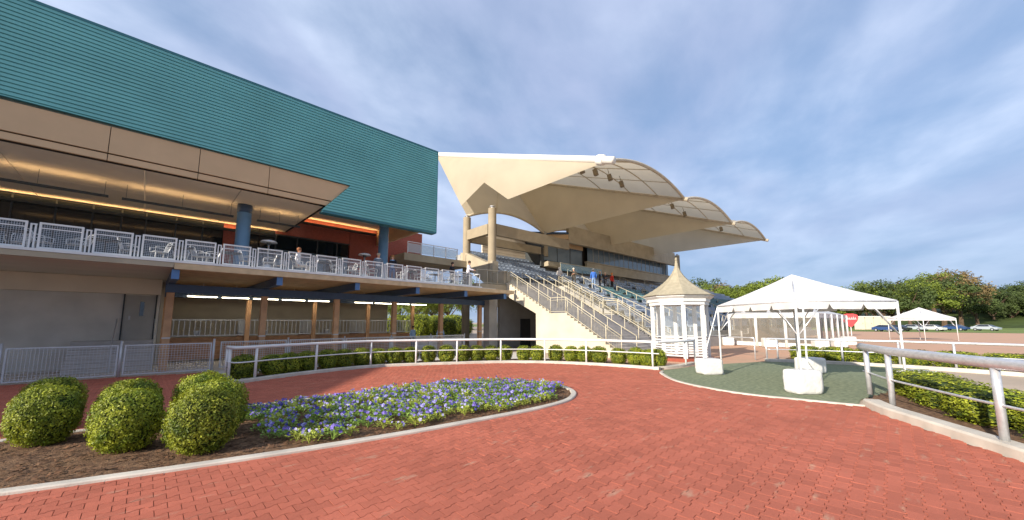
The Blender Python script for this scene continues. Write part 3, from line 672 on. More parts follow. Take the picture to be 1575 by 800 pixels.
# service door and steps beside the stalls
sv = thing('service_wall', 'plain wall with a grey service door and steps beside the stalls', 'wall', (-4, 24.6, 0))
wpart(bx(-9, .38, 24.62, 24.85, 0, 4.02), 'wall', m_pale, sv); wpart(bx(-9, .38, 24.3, 24.61, 3.3, 4.02), 'bulkhead', m_soffit, sv)
d = wpart(bx(-.78, .22, 24.585, 24.615, 1.2, 3.25), 'door', m_concgrey, sv); wpart(bx(-.28, -.14, 24.575, 24.583, 2.3, 2.95), 'door_window', m_glassdark, d); wpart(bx(-.62, -.56, 24.53, 24.58, 2.12, 2.3), 'door_handle', m_wire, d)
wpart(bx(-.84, -.79, 24.57, 24.617, 1.2, 3.3), 'door_frame', m_mull, sv); wpart(bx(.23, .28, 24.57, 24.617, 1.2, 3.3), 'door_frame', m_mull, sv)
for k in range(7): wpart(bx(-2.2, .3, 22.3 + .28 * k, 22.3 + .28 * (k + 1) + (.36 if k == 6 else .0), 0, .171 * (k + 1)), 'step', m_step, sv)
for x in (-.95, .28):
    wpart(MB().tube([(x, 22.2, 0), (x, 22.2, .95), (x, 24.2, 2.15), (x, 24.5, 2.15)], .025, 8), 'handrail', m_wire, sv)

# unseen wing added left of the camera, gable shaped to cast the slanted shade
wg = thing('shade_wing', 'unseen gabled brick wing added to cast shade on the paving by the stalls', 'building', (-27, 20, 0))
wpart(bx(-34, -20.4, 10.9, 34, 0, 8.9), 'wall', m_brick, wg)
wpart(MB().prism([(10.6, 9.0), (22.5, 13.0), (34.4, 9.0), (34.4, 8.92), (10.6, 8.92)], 'x', -34.4, -20.0), 'roof', m_fascia, wg)
for y in (13, 17, 21, 25, 29): wpart(bx(-20.42, -20.36, y, y + 1.6, 1.2, 3.2), 'window', m_glassdark, wg)

# ------------------------------------------------------------------ terrace furniture
def chair_parts():
    p = {}
    leg = MB(); leg.tube([(0, 0, 0), (0, .02, .44)], .012, 6)
    seat = MB(); seat.box(-.21, .21, -.21, .21, .43, .45)
    for i in range(9): seat.box(-.21, .21, -.205 + i * .05, -.195 + i * .05, .45, .458)
    back = MB(); back.tube([(-.2, .2, .45), (-.22, .28, .72), (-.15, .32, .86), (.15, .32, .86), (.22, .28, .72), (.2, .2, .45)], .013, 6)
    for i in range(7): x = -.15 + i * .05; back.tube([(x, .205, .46), (x, .3, .8)], .005, 4)
    arm = MB(); arm.tube([(.23, .24, .62), (.26, 0, .66), (.24, -.2, .62), (.21, -.2, .44)], .012, 6)
    return leg, seat, back, arm
lg, se, ba, ar = chair_parts(); ch_me = dict(leg=lg.mesh('leg', m_white), seat=se.mesh('seat', m_wire), backrest=ba.mesh('backrest', m_white), armrest=ar.mesh('armrest', m_white))
def chair(p, rz):
    t = thing('terrace_chair', 'white metal armchair on the terrace behind the mesh rail', 'chair', p, rz, 'white chairs on the terrace')
    for x, y in ((-.19, -.19), (.19, -.19), (-.19, .19), (.19, .19)): link('leg', ch_me['leg'], t, (x, y, 0))
    link('seat', ch_me['seat'], t); link('backrest', ch_me['backrest'], t); link('armrest', ch_me['armrest'], t); link('armrest', ch_me['armrest'], t, None, None, (-1, 1, 1))
tt_me = MB().lathe([(.0, .71), (.40, .71), (.41, .725), (.40, .74), (0, .74)], 20, capt=False, capb=False).mesh('table_top', m_mull, True); tb_me = MB().lathe([(.03, 0.02), (.03, .71)], 8).mesh('pedestal', m_mull); tf_me = MB().lathe([(.25, 0), (.25, .015), (.03, .03)], 16).mesh('base', m_mull)
def table(p):
    t = thing('terrace_table', 'round dark cafe table between white chairs on the terrace', 'table', p, 0, 'cafe tables on the terrace'); link('table_top', tt_me, t); link('pedestal', tb_me, t); link('base', tf_me, t)
for k, x in enumerate([-3.4, -1.3, .75, 2.35, 4.35, 6.1, 8.0, 10.9, 12.7, 14.2]):
    y = 19.75 + rnd.uniform(-.1, .15); table((x, y, 4.25)); chair((x - .62, y - .1, 4.25), R(-80 + rnd.uniform(-25, 25)) + math.pi * 0); chair((x + .62, y + .05, 4.25), R(85 + rnd.uniform(-25, 25)))
    if k % 2 == 0: chair((x + .05, y + .75, 4.25), R(rnd.uniform(-20, 20)))
for x, y, lab in ((3.95, 21.0, 'patio heater with a dish top beside the front blue column'), (8.75, 21.2, 'patio heater with a dish top beside the man in the grey suit')):
    t = thing('patio_heater', lab, 'heater', (x, y, 4.25)); MB().lathe([(.22, 0), (.22, .5), (.05, .55), (.035, .56), (.035, 1.5)], 14).build('stand', m_galv, t, True); MB().lathe([(.08, 1.5), (.1, 1.62), (.09, 1.64)], 14).build('burner', m_mull, t); MB().lathe([(.36, 1.62), (.30, 1.70), (.1, 1.75), (.0, 1.76)], 20, capt=False).build('dish', m_galv, t, True)
# ------------------------------------------------------------------ grandstand (local frame: x along the stand, y into it)
GA = R(-3.0); GO = Vector((18.5, 0, 0))
def Gw(x, y, z): return Vector((GO.x + x * math.cos(GA) - y * math.sin(GA), GO.y + x * math.sin(GA) + y * math.cos(GA), z))
gs = thing('grandstand', 'concrete grandstand with tiers of seats and glazed boxes under the tent roof', 'grandstand', GO, GA)
def gp(mb, name, m, parent=None, smooth=False): return mb.build(name, m, parent or gs, smooth)
for (x, y, z0, z1) in [(0, 22.45, 4.9, 11.35), (0, 26.1, 0, 11.35), (10.1, 26.1, 9, 11.35), (20.4, 26.1, 9, 11.35), (31, 26.1, 9, 11.35), (38.2, 24.6, 4, 12.3)]:
    c = gp(MB().lathe([(.34, z0), (.34, z1)], 24, (x, y)), 'column', m_colc, None, True); c.modifiers.new('e', 'EDGE_SPLIT')
    gp(MB().lathe([(.12, z1), (.12, z1 + .14), (.22, z1 + .16), (.22, z1 + .2)], 12, (x, y)), 'column_bearing', m_galv)
gp(bx(-.22, .22, 22.8, 25.76, 9.25, 10.1), 'beam', m_colc)
gp(bx(.35, 9.6, 22.3, 22.62, 9.15, 10.1), 'beam', m_colc)
gp(bx(.35, 9.8, 25.9, 26.3, 9.15, 9.9), 'beam', m_colc)
gp(bx(-.42, .42, 21.9, 23.3, 3.2, 5.2), 'pier', m_conc); gp(MB().prism([(22.0, 5.2), (23.1, 5.2), (26.6, 7.3), (26.6, 8.2), (25.7, 8.05), (22.9, 6.9), (22.0, 6.9)], 'x', -.3, .3), 'raking_beam', m_conc)
# upper tier
NR = 9
for k in range(NR): gp(bx(.34, 58, 21.35 + .78 * k, 21.35 + .78 * (k + 1), 4.4 + .40 * k, 5.06 + .40 * k), 'terrace_step', m_concgrey)
gp(bx(-.30, .32, 20.55, 21.95, 4.3, 5.9), 'end_wall', m_conc)
gp(bx(5.9, 58, 19.56, 21.34, 4.55, 5.14), 'cross_aisle', m_concgrey)
# lower tier in front
for k in range(10): gp(bx(6.15, 58, 11.55 + .8 * k, 11.55 + .8 * (k + 1), .0 if k == 0 else .2 + .4 * k, .85 + .405 * k), 'terrace_step', m_concgrey)
# dark concourse behind the stair
gp(bx(.4, 6.1, 21.9, 22.2, 0, 4.35), 'concourse_wall', m_concgrey); gp(bx(6.02, 6.14, 11.6, 21.9, 0, .84), 'tier_side', m_concgrey)
gp(MB().prism([(11.55, .0), (19.6, .0), (19.6, 4.85), (19.4, 4.85), (11.55, .80)], 'x', 6.0, 6.13), 'tier_side', m_concgrey)
gp(bx(2.6, 3.7, 21.82, 21.89, 0, 2.3), 'concourse_door', m_mull)
gp(bx(-1.75, -1.0, 20.5, 21.2, 0, 4.28), 'concourse_column', m_concgrey); gp(bx(-2.9, 5.9, 20.62, 23.5, 4.36, 4.80), 'landing_slab', m_conc)
gp(bx(-3.0, -.02, 20.42, 20.6, 4.30, 4.80), 'landing_edge', m_conc)
# boxes
FY = 24.6
gp(bx(12.3, 37.4, FY, FY + .35, 10.85, 12.55), 'fascia', m_conc); gp(bx(12.2, 37.5, FY - .14, FY + .34, 10.60, 10.84), 'fascia_sill', m_conc)
gp(MB().prism([(8.9, 27.6), (12.1, 24.65), (37.4, 24.97), (37.4, 31), (8.9, 31)], 'z', 11.0, 11.5), 'box_ceiling', m_fascia)
gp(MB().prism([(8.3, 27.4), (12.2, 24.5), (12.25, 24.9), (8.6, 27.7)], 'z', 11.52, 11.72), 'roof_edge', m_steelblue)
for i in range(9): gp(bx(3.4, 9.3, 28.3 + (.0 if i % 2 else .03), 28.5, 7.5 + .42 * i, 7.88 + .42 * i), 'wall_board', m_soffit)
gp(bx(9.3, 9.75, 25.9, 28.4, 7.9, 10.9), 'box_frame', m_mull)
for i in range(3):
    gp(bx(9.8 + i * 2.2, 11.92 + i * 2.2, 26.0, 26.05, 8.6, 10.4), 'box_window', m_glasssky); gp(bx(11.93 + i * 2.2, 11.99 + i * 2.2, 25.97, 26.08, 8.5, 10.9), 'mullion', m_mull)
gp(bx(9.76, 16.5, 25.96, 26.07, 10.42, 10.99), 'box_head', m_fascia)
for i in range(18):
    gp(bx(17.0 + i * 1.12, 18.08 + i * 1.12, 25.7, 25.74, 9.15, 10.95), 'box_window', m_glasssky)
    gp(bx(18.085 + i * 1.12, 18.115 + i * 1.12, 25.67, 25.76, 9.15, 10.95), 'mullion', m_rib)
gp(bx(9.76, 37.4, 26.2, 26.4, 8.0, 11.0), 'box_backing', m_dark)
gp(bx(16.6, 37.4, 25.45, 25.85, 9.02, 9.14), 'sill', m_conc); gp(bx(16.6, 37.4, 25.5, 25.8, 7.9, 9.0), 'parapet', m_conc); gp(bx(9.76, 16.58, 25.3, 26.19, 7.9, 8.4), 'parapet', m_conc)
for i in range(4):
    gp(bx(10.5 + i * 1.8, 12.25 + i * 1.8, 24.2, 24.23, 7.35, 8.1), 'balcony_glass', m_glassbal)
    gp(MB().tube([(10.47 + i * 1.8, 24.26, 6.6), (10.47 + i * 1.8, 24.26, 8.15)], .02, 6), 'balcony_post', m_rail)
gp(MB().tube([(10.4, 24.22, 8.15), (17.8, 24.22, 8.15)], .03, 6), 'balcony_rail', m_rail)
# walkway bridge to the clubhouse
br = thing('footbridge', 'concrete footbridge with a glazed rail between the clubhouse and the grandstand', 'bridge', (17.4, 26.2, 7))
wpart(bx(13.6, 19.7, 25.6, 29.5, 6.75, 7.3), 'slab', m_conc, br); 
for i in range(5):
    a = 13.9 + i * 1.17
    wpart(bx(a, a + .05, 25.7, 25.75, 7.3, 8.2), 'post', m_galv, br)
    if i < 4: wpart(bx(a + .06, a + 1.16, 25.71, 25.735, 7.4, 8.12), 'glass_pane', m_glass, br)
wpart(bx(13.9, 18.65, 25.69, 25.76, 8.2, 8.25), 'top_rail', m_galv, br)

# staircase
sc = thing('staircase', 'wide grey concrete staircase with a sunlit cream side wall', 'staircase', GO, GA)
SX1 = 5.85; steps = []
y, z = 10.62, 0.0
for k in range(15): z += .17; steps.append((y, y + .283, z)); y += .283
yl0 = y; steps[-1] = (steps[-1][0], 16.12, steps[-1][2]); y = 16.12
for k in range(14): z += .17; steps.append((y, y + .316, z)); y += .316
ZL = z
for (a, b, zz) in steps: MB().box(.06, SX1, a, b, max(-.01, zz - .42), zz).build('step', m_step, sc)
bx(.06, SX1, y, y + .95, ZL - .42, ZL - .004).build('landing', m_step, sc)
# cream side wall with stepped top
prof = [(10.5, -.02), (10.5, .22)]
for (a, b, zz) in steps: prof += [(a - .08, zz + .06), (b - .08, zz + .06)]
prof += [(y + .9, ZL + .06), (y + .9, ZL - .5), (17.3, 2.62), (17.3, -.02)]
cw = []
for q in prof:
    if not cw or (abs(q[0] - cw[-1][0]) + abs(q[1] - cw[-1][1])) > 1e-4: cw.append(q)
MB().prism(cw, 'x', -.16, .055).build('side_wall', m_cream, sc)
def zat(yq):
    zz = 0
    for (a, b, q) in steps:
        if yq >= a: zz = q
    return zz
def stair_rail(label, x, pts, h=1.02, infill=True, m=m_rail, two=False, root=None):
    """pts: (y, z) feet of the rail line"""
    t = root or thing('handrail', label, 'handrail', Gw(x, pts[0][0], pts[0][1]), GA); o0 = Vector((x, pts[0][0], pts[0][1])); P = [Vector((0, q[0] - o0.y, q[1] - o0.z)) for q in pts]
    U = Vector((0, 0, h)); MB().tube([p + U for p in P], .028, 7).build('top_rail', m, t, True)
    if infill: MB().tube([p + Vector((0, 0, .1)) for p in P], .022, 6).build('bottom_rail', m, t, True)
    if infill: MB().tube([p + Vector((0, 0, h - .16)) for p in P], .018, 6).build('middle_rail', m, t, True)
    bars_ = MB()
    for i in range(len(P) - 1):
        L_ = (P[i + 1] - P[i]).length; n = max(1, round(L_ / 1.15))
        for k in range(n + (1 if i == len(P) - 2 else 0)):
            p = P[i].lerp(P[i + 1], k / n); MB().tube([p - Vector((0, 0, .05)), p + U], .028, 7).build('post', m, t, True)
        if infill:
            n2 = int(L_ / .12)
            for k in range(1, n2): p = P[i].lerp(P[i + 1], k / n2); bars_.bar(p + Vector((0, 0, .1)), p + Vector((0, 0, h - .16)), .009, .009)
    if infill: bars_.build('balusters', m, t)
    return t
path = [(10.7, .17), (14.7, 2.55), (16.0, 2.55), (20.45, 4.93)]
stair_rail('cream guard rail along the top of the sunlit stair wall', -.05, [(a, b + .06) for a, b in path])
for i, (x, p0, lab) in enumerate([(1.58, (15.9, 2.65), 'upper flight handrail of the wide stair, next to the cream wall'), (3.12, (15.9, 2.65), 'upper flight handrail in the middle of the wide stair'), (4.53, (15.9, 2.65), 'upper flight handrail of the wide stair, next to the double guard rail')]):
    stair_rail(lab, x, [p0, (20.55, 5.0)], .95, False)
for x, lab in ((1.9, 'lower flight handrail of the wide stair, nearer the cream wall'), (3.9, 'lower flight handrail of the wide stair, nearer the seats')):
    stair_rail(lab, x, [(10.9, .3), (14.9, 2.55)], .9, False)
stair_rail('double guard rail on the stair edge beside the lower seats', SX1 + .04, [(10.7, .2), (14.7, 2.6), (16.0, 2.6), (20.5, 4.95)], 1.05)
stair_rail('second guard rail running beside the double rail next to the lower seats', SX1 + .42, [(10.9, .5), (14.9, 2.7), (16.2, 2.9), (20.4, 4.95)], 1.05)
# rail along the landing towards the terrace
t = thing('handrail', 'cream guard rail along the landing between the terrace and the stair', 'handrail', Gw(-2.9, 20.5, 4.8), GA)
MB().tube([(0, 0, 1.0), (2.85, 0, 1.1)], .028, 7).build('top_rail', m_rail, t, True); MB().tube([(0, 0, .1), (2.85, 0, .1)], .02, 6).build('bottom_rail', m_rail, t, True)
for k in range(4): MB().tube([(k * .95, 0, 0), (k * .95, 0, 1.0)], .025, 7).build('post', m_rail, t, True)
# aisle rails in the seats
for k, (x, y0, z0, y1, z1, nm) in enumerate([(9.2, 13.2, 1.7, 19.4, 4.6, 'first'), (13.2, 13.2, 1.7, 19.4, 4.6, 'second'), (18.0, 13.2, 1.7, 19.4, 4.6, 'third'), (23, 12.4, 1.3, 19.4, 4.6, 'fourth'), (29, 12.4, 1.3, 19.4, 4.6, 'fifth'), (36, 12.4, 1.3, 19.4, 4.6, 'sixth')]):
    stair_rail('cream aisle rail through the lower seats, %s from the wide stair' % nm, x, [(y0, z0), (y1, z1)], .95, False)
for k, (x, nm) in enumerate([(12.0, 'first'), (16.5, 'second'), (22, 'third'), (28, 'fourth')]):
    stair_rail('cream aisle rail through the upper seats, %s past the people on the aisle' % nm, x, [(21.4, 5.1), (24.6, 6.7)], .95, False)
# second stair farther along
s2 = thing('staircase', 'farther concrete stair with a lit stringer behind the kiosk and tent', 'staircase', Gw(24.5, 0, 0), GA)
for k in range(9): bx(.2, 3.2, 9.2 + .28 * k, 9.2 + .28 * (k + 1), 0, .16 * (k + 1)).build('step', m_step, s2)
for x in (0, 3.2): MB().prism([(8.9, 0), (8.9, .25), (11.5, 1.75), (11.5, 0)], 'x', x, x + .18).build('stringer', m_cream, s2)
for x, lab in ((24.6, 'handrail on the farther concrete stair, side towards the wide stair'), (27.8, 'handrail on the farther concrete stair, side away from the wide stair')): stair_rail(lab, x, [(9.0, .3), (11.5, 1.75)], .95, True)

# seats
def seat_mesh(m):
    mb = MB(); mb.box(-.22, .22, -.24, .16, .40, .45); mb.prism([(.13, .44), (.19, .44), (.30, .86), (.25, .87)], 'x', -.22, .22); mb.box(-.04, .04, .0, .1, .0, .40); mb.box(-.25, -.23, -.2, .2, .55, .6); return mb.mesh('stadium_seat', m)
sm = {0: seat_mesh(m_seat), 1: seat_mesh(m_seatt)}
allseats = []
aisle = lambda x, A: all(abs(x - a) > .55 for a in A)
for k in range(1, NR):
    x = .85
    while x < 56:
        yb = 21.35 + .78 * k + .42; zt = 5.06 + .40 * k
        ok = (x < 9.0 and k < 8) or (x >= 9 and k < 4)
        if ok and aisle(x, [12, 16.5, 22, 28, 34, 40, 46]): allseats.append((x, yb, zt, 0, 'u'))
        x += .5
for k in range(1, 10):
    x = 6.9
    while x < 56:
        if aisle(x, [9.2, 13.2, 18, 23, 29, 36, 43, 50]): allseats.append((x, 11.55 + .8 * k + .42, .85 + .405 * k, 1 if (10 < x < 19 and k > 6) or x > 30 else 0, 'l'))
        x += .5
def sd2(s):
    w = Gw(s[0], s[1], s[2]); return w.x ** 2 + w.y ** 2
vis = []
for s in allseats:
    w = Gw(s[0], s[1], s[2] + .5); p = proj(w)
    if p and 0 < p[0] < 1090 and not (995 < p[0] < 1086): vis.append((sd2(s), s))
vis.sort(key=lambda q: q[0]); chosen = set(q[1] for q in vis[:300])
rest = {0: MB(), 1: MB()}
SL = {(0, 'u'): ('slate grey stadium seat in the upper tier beside the boarded wall', 'slate seats in the upper tier'), (0, 'l'): ('slate grey stadium seat in the lower tier beside the wide stair', 'slate seats in the lower tier'), (1, 'l'): ('teal stadium seat in the lower tier below the people on the aisle', 'teal seats in the lower tier'), (1, 'u'): ('teal seat', 'teal')}
for s in allseats:
    if s in chosen:
        lb, g = SL[(s[3], s[4])]; tag(link('stadium_seat', sm[s[3]], None, Gw(s[0], s[1], s[2]), GA), lb, 'seat', g)
    else:
        mb = rest[s[3]]; x, y, z = s[:3]
        mb.box(x - .22, x + .22, y - .24, y + .16, z + .40, z + .45); mb.box(x - .22, x + .22, y + .15, y + .22, z + .43, z + .87); mb.box(x - .04, x + .04, y, y + .1, z, z + .4)
for k, lab in ((0, 'far rows of slate grey stadium seats'), (1, 'far rows of teal stadium seats')):
    o = rest[k].build('stadium_seats', (m_seat, m_seatt)[k]); o.location = GO; o.rotation_euler = (0, 0, GA); tag(stuff(o), lab, 'seats')

# tent roof of the grandstand
rf = thing('tent_roof', 'beige tensile fabric roof in three arched bays over the grandstand', 'roof', GO, GA)
XK = [0.0, 10.05, 20.35, 31.0]; ZK = [11.66, 11.52, 11.42, 11.40]; YF, YR_, ZR = 11.1, 32.0, 19.4
def tubept(k, v): return Vector((XK[k], YF + (YR_ - YF) * v, ZK[k] + (ZR - ZK[k]) * v))
for k in range(4):
    MB().tube([tubept(k, -.012), tubept(k, 1.0)], .24 if k == 0 else .16, 14).build('ridge_tube', m_tube if k == 0 else m_rib, rf, True)
    MB().lathe([(.30, -.25), (.33, -.2), (.33, .2), (.30, .25)], 16).build('tube_collar', m_tube, rf, True)
    c = rf.children[-1]; c.location = tubept(k, .03); c.rotation_euler = (R(-69), 0, 0)
    x = XK[k]; low = lambda v: Vector((x + .02, YF + (26.1 - YF) * v, ZK[k] + (11.5 - ZK[k]) * v))
    if k == 0:
        P1, P2, P3 = Vector((-.9, 25.7, 12.2)), Vector((-.9, 22.4, 13.35)), Vector((-.75, 19.6, 11.25))
        rear = Vector((0, YR_, ZR)); C0, C1 = Vector((.0, 26.1, 11.52)), Vector((.0, 22.4, 11.5))
        mb = MB(); T0 = tubept(0, 0)
        def lit(u, v):
            a = tubept(0, u)                                    # along the tube
            q = u * 3                                           # lower boundary T0 -> P3 -> P2 -> P1 -> rear
            seg = [T0, P3, P2, P1, rear]; s = u * 4; i = min(3, int(s)); b = seg[i].lerp(seg[i + 1], s - i)
            p = a.lerp(b, v); p.x -= .35 * math.sin(math.pi * v) * math.sin(math.pi * u); return p
        mb.grid(lit, 32, 10); mb.build('end_panel', m_memb, rf, True)
        mb = MB(); low3 = [T0 + Vector((0.05, .3, -.02)), P3]
        def lower(u, v):
            seg = [P3, P2, Vector((-.9, 24.2, 13.0)), P1, rear.lerp(P1, .92)]; s = u * 4; i = min(3, int(s)); a = seg[i].lerp(seg[i + 1], s - i)
            seg2 = [Vector((.25, 20.3, 11.55)), C1 + Vector((.35, 0, 0)), Vector((.35, 24.2, 11.62)), C0 + Vector((.3, 0, 0)), C0 + Vector((0, .25, .2))]; b = seg2[i].lerp(seg2[i + 1], s - i)
            return a.lerp(b, v)
        mb.grid(lower, 24, 8); mb.build('wrapped_corner', m_memb, rf, True)
    else:
        mb = MB()
        def pan_(u, v):
            s = u; a = tubept(k, s); b = low(min(1, s * 1.18)) if s < .85 else low(1).lerp(tubept(k, 1), (s - .85) / .15)
            p = a.lerp(b, v); p.x -= .5 * math.sin(math.pi * v) * math.sin(math.pi * min(1, u)); return p
        mb.grid(pan_, 28, 10); mb.build('inner_panel', m_memb, rf, True)
def vault(k, u, v, rise=.95):
    a, b = tubept(k, v), tubept(k + 1, v); p = a.lerp(b, u); p.z += (rise - .45 * v) * 4 * u * (1 - u); return p
for k in range(3):
    MB().grid(lambda u, v: vault(k, u, v), 20, 20).build('vault', m_memb, rf, True)
    MB().tube([vault(k, i / 24, 0) for i in range(25)], .11, 8).build('front_arch', m_rib, rf, True)
    for v in (.10, .22, .36): MB().tube([vault(k, i / 16, v) - Vector((0, 0, .06)) for i in range(17)], .04, 6).build('rib', m_rib, rf, True)
    for u in (.25, .5, .75): MB().tube([vault(k, u, i * .04) - Vector((0, 0, .06)) for i in range(13)], .03, 6).build('purlin', m_rib, rf, True)
    def rearf(u, v):
        a = vault(k, u, 1.0); b = Vector((XK[k], 26.1, 11.5)).lerp(Vector((XK[k + 1], 26.1, 11.5)), u); b.z += 1.15 * 4 * u * (1 - u); p = a.lerp(b, v); return p
    MB().grid(rearf, 18, 12).build('rear_panel', m_memb, rf, True)
    MB().tube([rearf(i / 20, 1) for i in range(21)], .12, 8).build('rear_arch', m_rib, rf, True)
    MB().tube([rearf(.33, 1), rearf(.62, .45)], .07, 6).build('strut', m_rib, rf, True)
fl_b = MB(); fl_b.box(-.26, .26, -.2, .2, -.26, .2); fl_b.lathe([(.2, -.3), (.24, -.26)], 10); fl_me = fl_b.mesh('housing', m_flood); fl_a = MB(); fl_a.tube([(0, 0, .2), (0, 0, .75)], .03, 6); fa_me = fl_a.mesh('bracket', m_flood); fl_l = MB(); fl_l.box(-.2, .2, -.215, -.202, -.2, .14); fg_me = fl_l.mesh('lens', m_glassdark)
for k, us, nm in ((0, (.16, .32, .5, .66), 'big first bay'), (1, (.25, .5, .75), 'middle bay'), (2, (.3, .65), 'last small bay')):
    for u in us:
        p = vault(k, u, .16); t = thing('floodlight', 'dark floodlight hanging under the %s of the fabric roof' % nm, 'floodlight', Gw(p.x, p.y, p.z - .75), GA + R(20), 'floodlights under the %s' % nm); t.rotation_euler[0] = R(-12); t.scale = (.75, .75, .9); link('housing', fl_me, t); link('bracket', fa_me, t); link('lens', fg_me, t)
# ------------------------------------------------------------------ kiosk
ks = thing('kiosk', 'small white octagonal kiosk with a pointed tan shingle roof', 'kiosk', (21.0, 8.25, 0), R(22.5 + 8)); ks.scale = (.95, .95, .98)
K8 = [(math.cos(i * math.pi / 4), math.sin(i * math.pi / 4)) for i in range(8)]
m_plinth = mat('red_plinth', hx('8f4a38'), .85, .15, 4)
MB().lathe([(1.72, 0), (1.72, .16)], 8).build('plinth', m_plinth, ks)
for c, s in K8: bevel(bx(-.10, .10, -.10, .10, .16, 3.0).build('post', m_white, ks), .01).location = (1.45 * c, 1.45 * s, 0)
MB().lathe([(1.62, 2.98), (1.62, 3.14), (1.70, 3.16), (1.70, 3.30), (1.88, 3.42), (1.90, 3.52), (1.2, 3.55)], 8).build('cornice', m_white, ks)
cr = []
for i in range(15):
    t = i / 14; r = 1.86 * (1 - t) ** 2.2 + .10 * (1 - t) + .055; cr.append((r, 3.50 + 2.05 * t))
q = []
for i in range(14):                                           # shingle courses: each overlaps the next by a small step
    q += [cr[i], (cr[i + 1][0] + .018, cr[i + 1][1])]
MB().lathe(q, 8).build('shingle_roof', m_shingle, ks)
MB().lathe([(.06, 5.53), (.075, 5.62), (.065, 5.70), (.03, 5.74)], 10).build('finial', m_shingle, ks, True)
for i in range(8):
    if i in (6,): continue
    a = Vector((1.45 * K8[i][0], 1.45 * K8[i][1], 0)); b = Vector((1.45 * K8[(i + 1) % 8][0], 1.45 * K8[(i + 1) % 8][1], 0)); d = (b - a).normalized()
    for k in range(7): MB().bar(a + d * .1 + Vector((0, 0, .30 + .135 * k)), b - d * .1 + Vector((0, 0, .30 + .135 * k)), .03, .075).build('slat', m_white, ks)
    MB().bar(a + d * .1 + Vector((0, 0, 1.27)), b - d * .1 + Vector((0, 0, 1.27)), .12, .05).build('ledge', m_white, ks)
    MB().bar(a + d * .1 + Vector((0, 0, 2.1)), b - d * .1 + Vector((0, 0, 2.1)), .012, 1.6).build('glazing', m_kioskglass, ks)

# ------------------------------------------------------------------ frame tents
def weight(p, sx, sy, sz, rz, lab, g=None):
    mb = MB(); k = 8
    def face(fn): mb.grid(fn, k, k)
    def P(x, y, z):
        d = Vector((x, y, z)); e = 11; r = (abs(x) ** e + abs(y) ** e + abs(z) ** e) ** (-1 / e); v = d * r; n = .03 * mnoise.noise(v * 2.5 + Vector((p[0], 0, 0))) + .02 * mnoise.noise(v * 6)
        v = v * (1 + n); return (v.x * sx / 2, v.y * sy / 2, (v.z + 1) * sz / 2)
    for s in (-1, 1):
        face(lambda u, v: P(2 * u - 1, 2 * v - 1, s)); face(lambda u, v: P(2 * u - 1, s, 2 * v - 1)); face(lambda u, v: P(s, 2 * u - 1, 2 * v - 1))
    me = mb.mesh('tent_weight', m_wrap, True); bm = bmesh.new(); bm.from_mesh(me); bmesh.ops.remove_doubles(bm, verts=bm.verts, dist=.002); bmesh.ops.recalc_face_normals(bm, faces=bm.faces); bm.to_mesh(me); bm.free()
    return tag(link('tent_weight', me, None, p, rz), lab, 'tent weight', g)
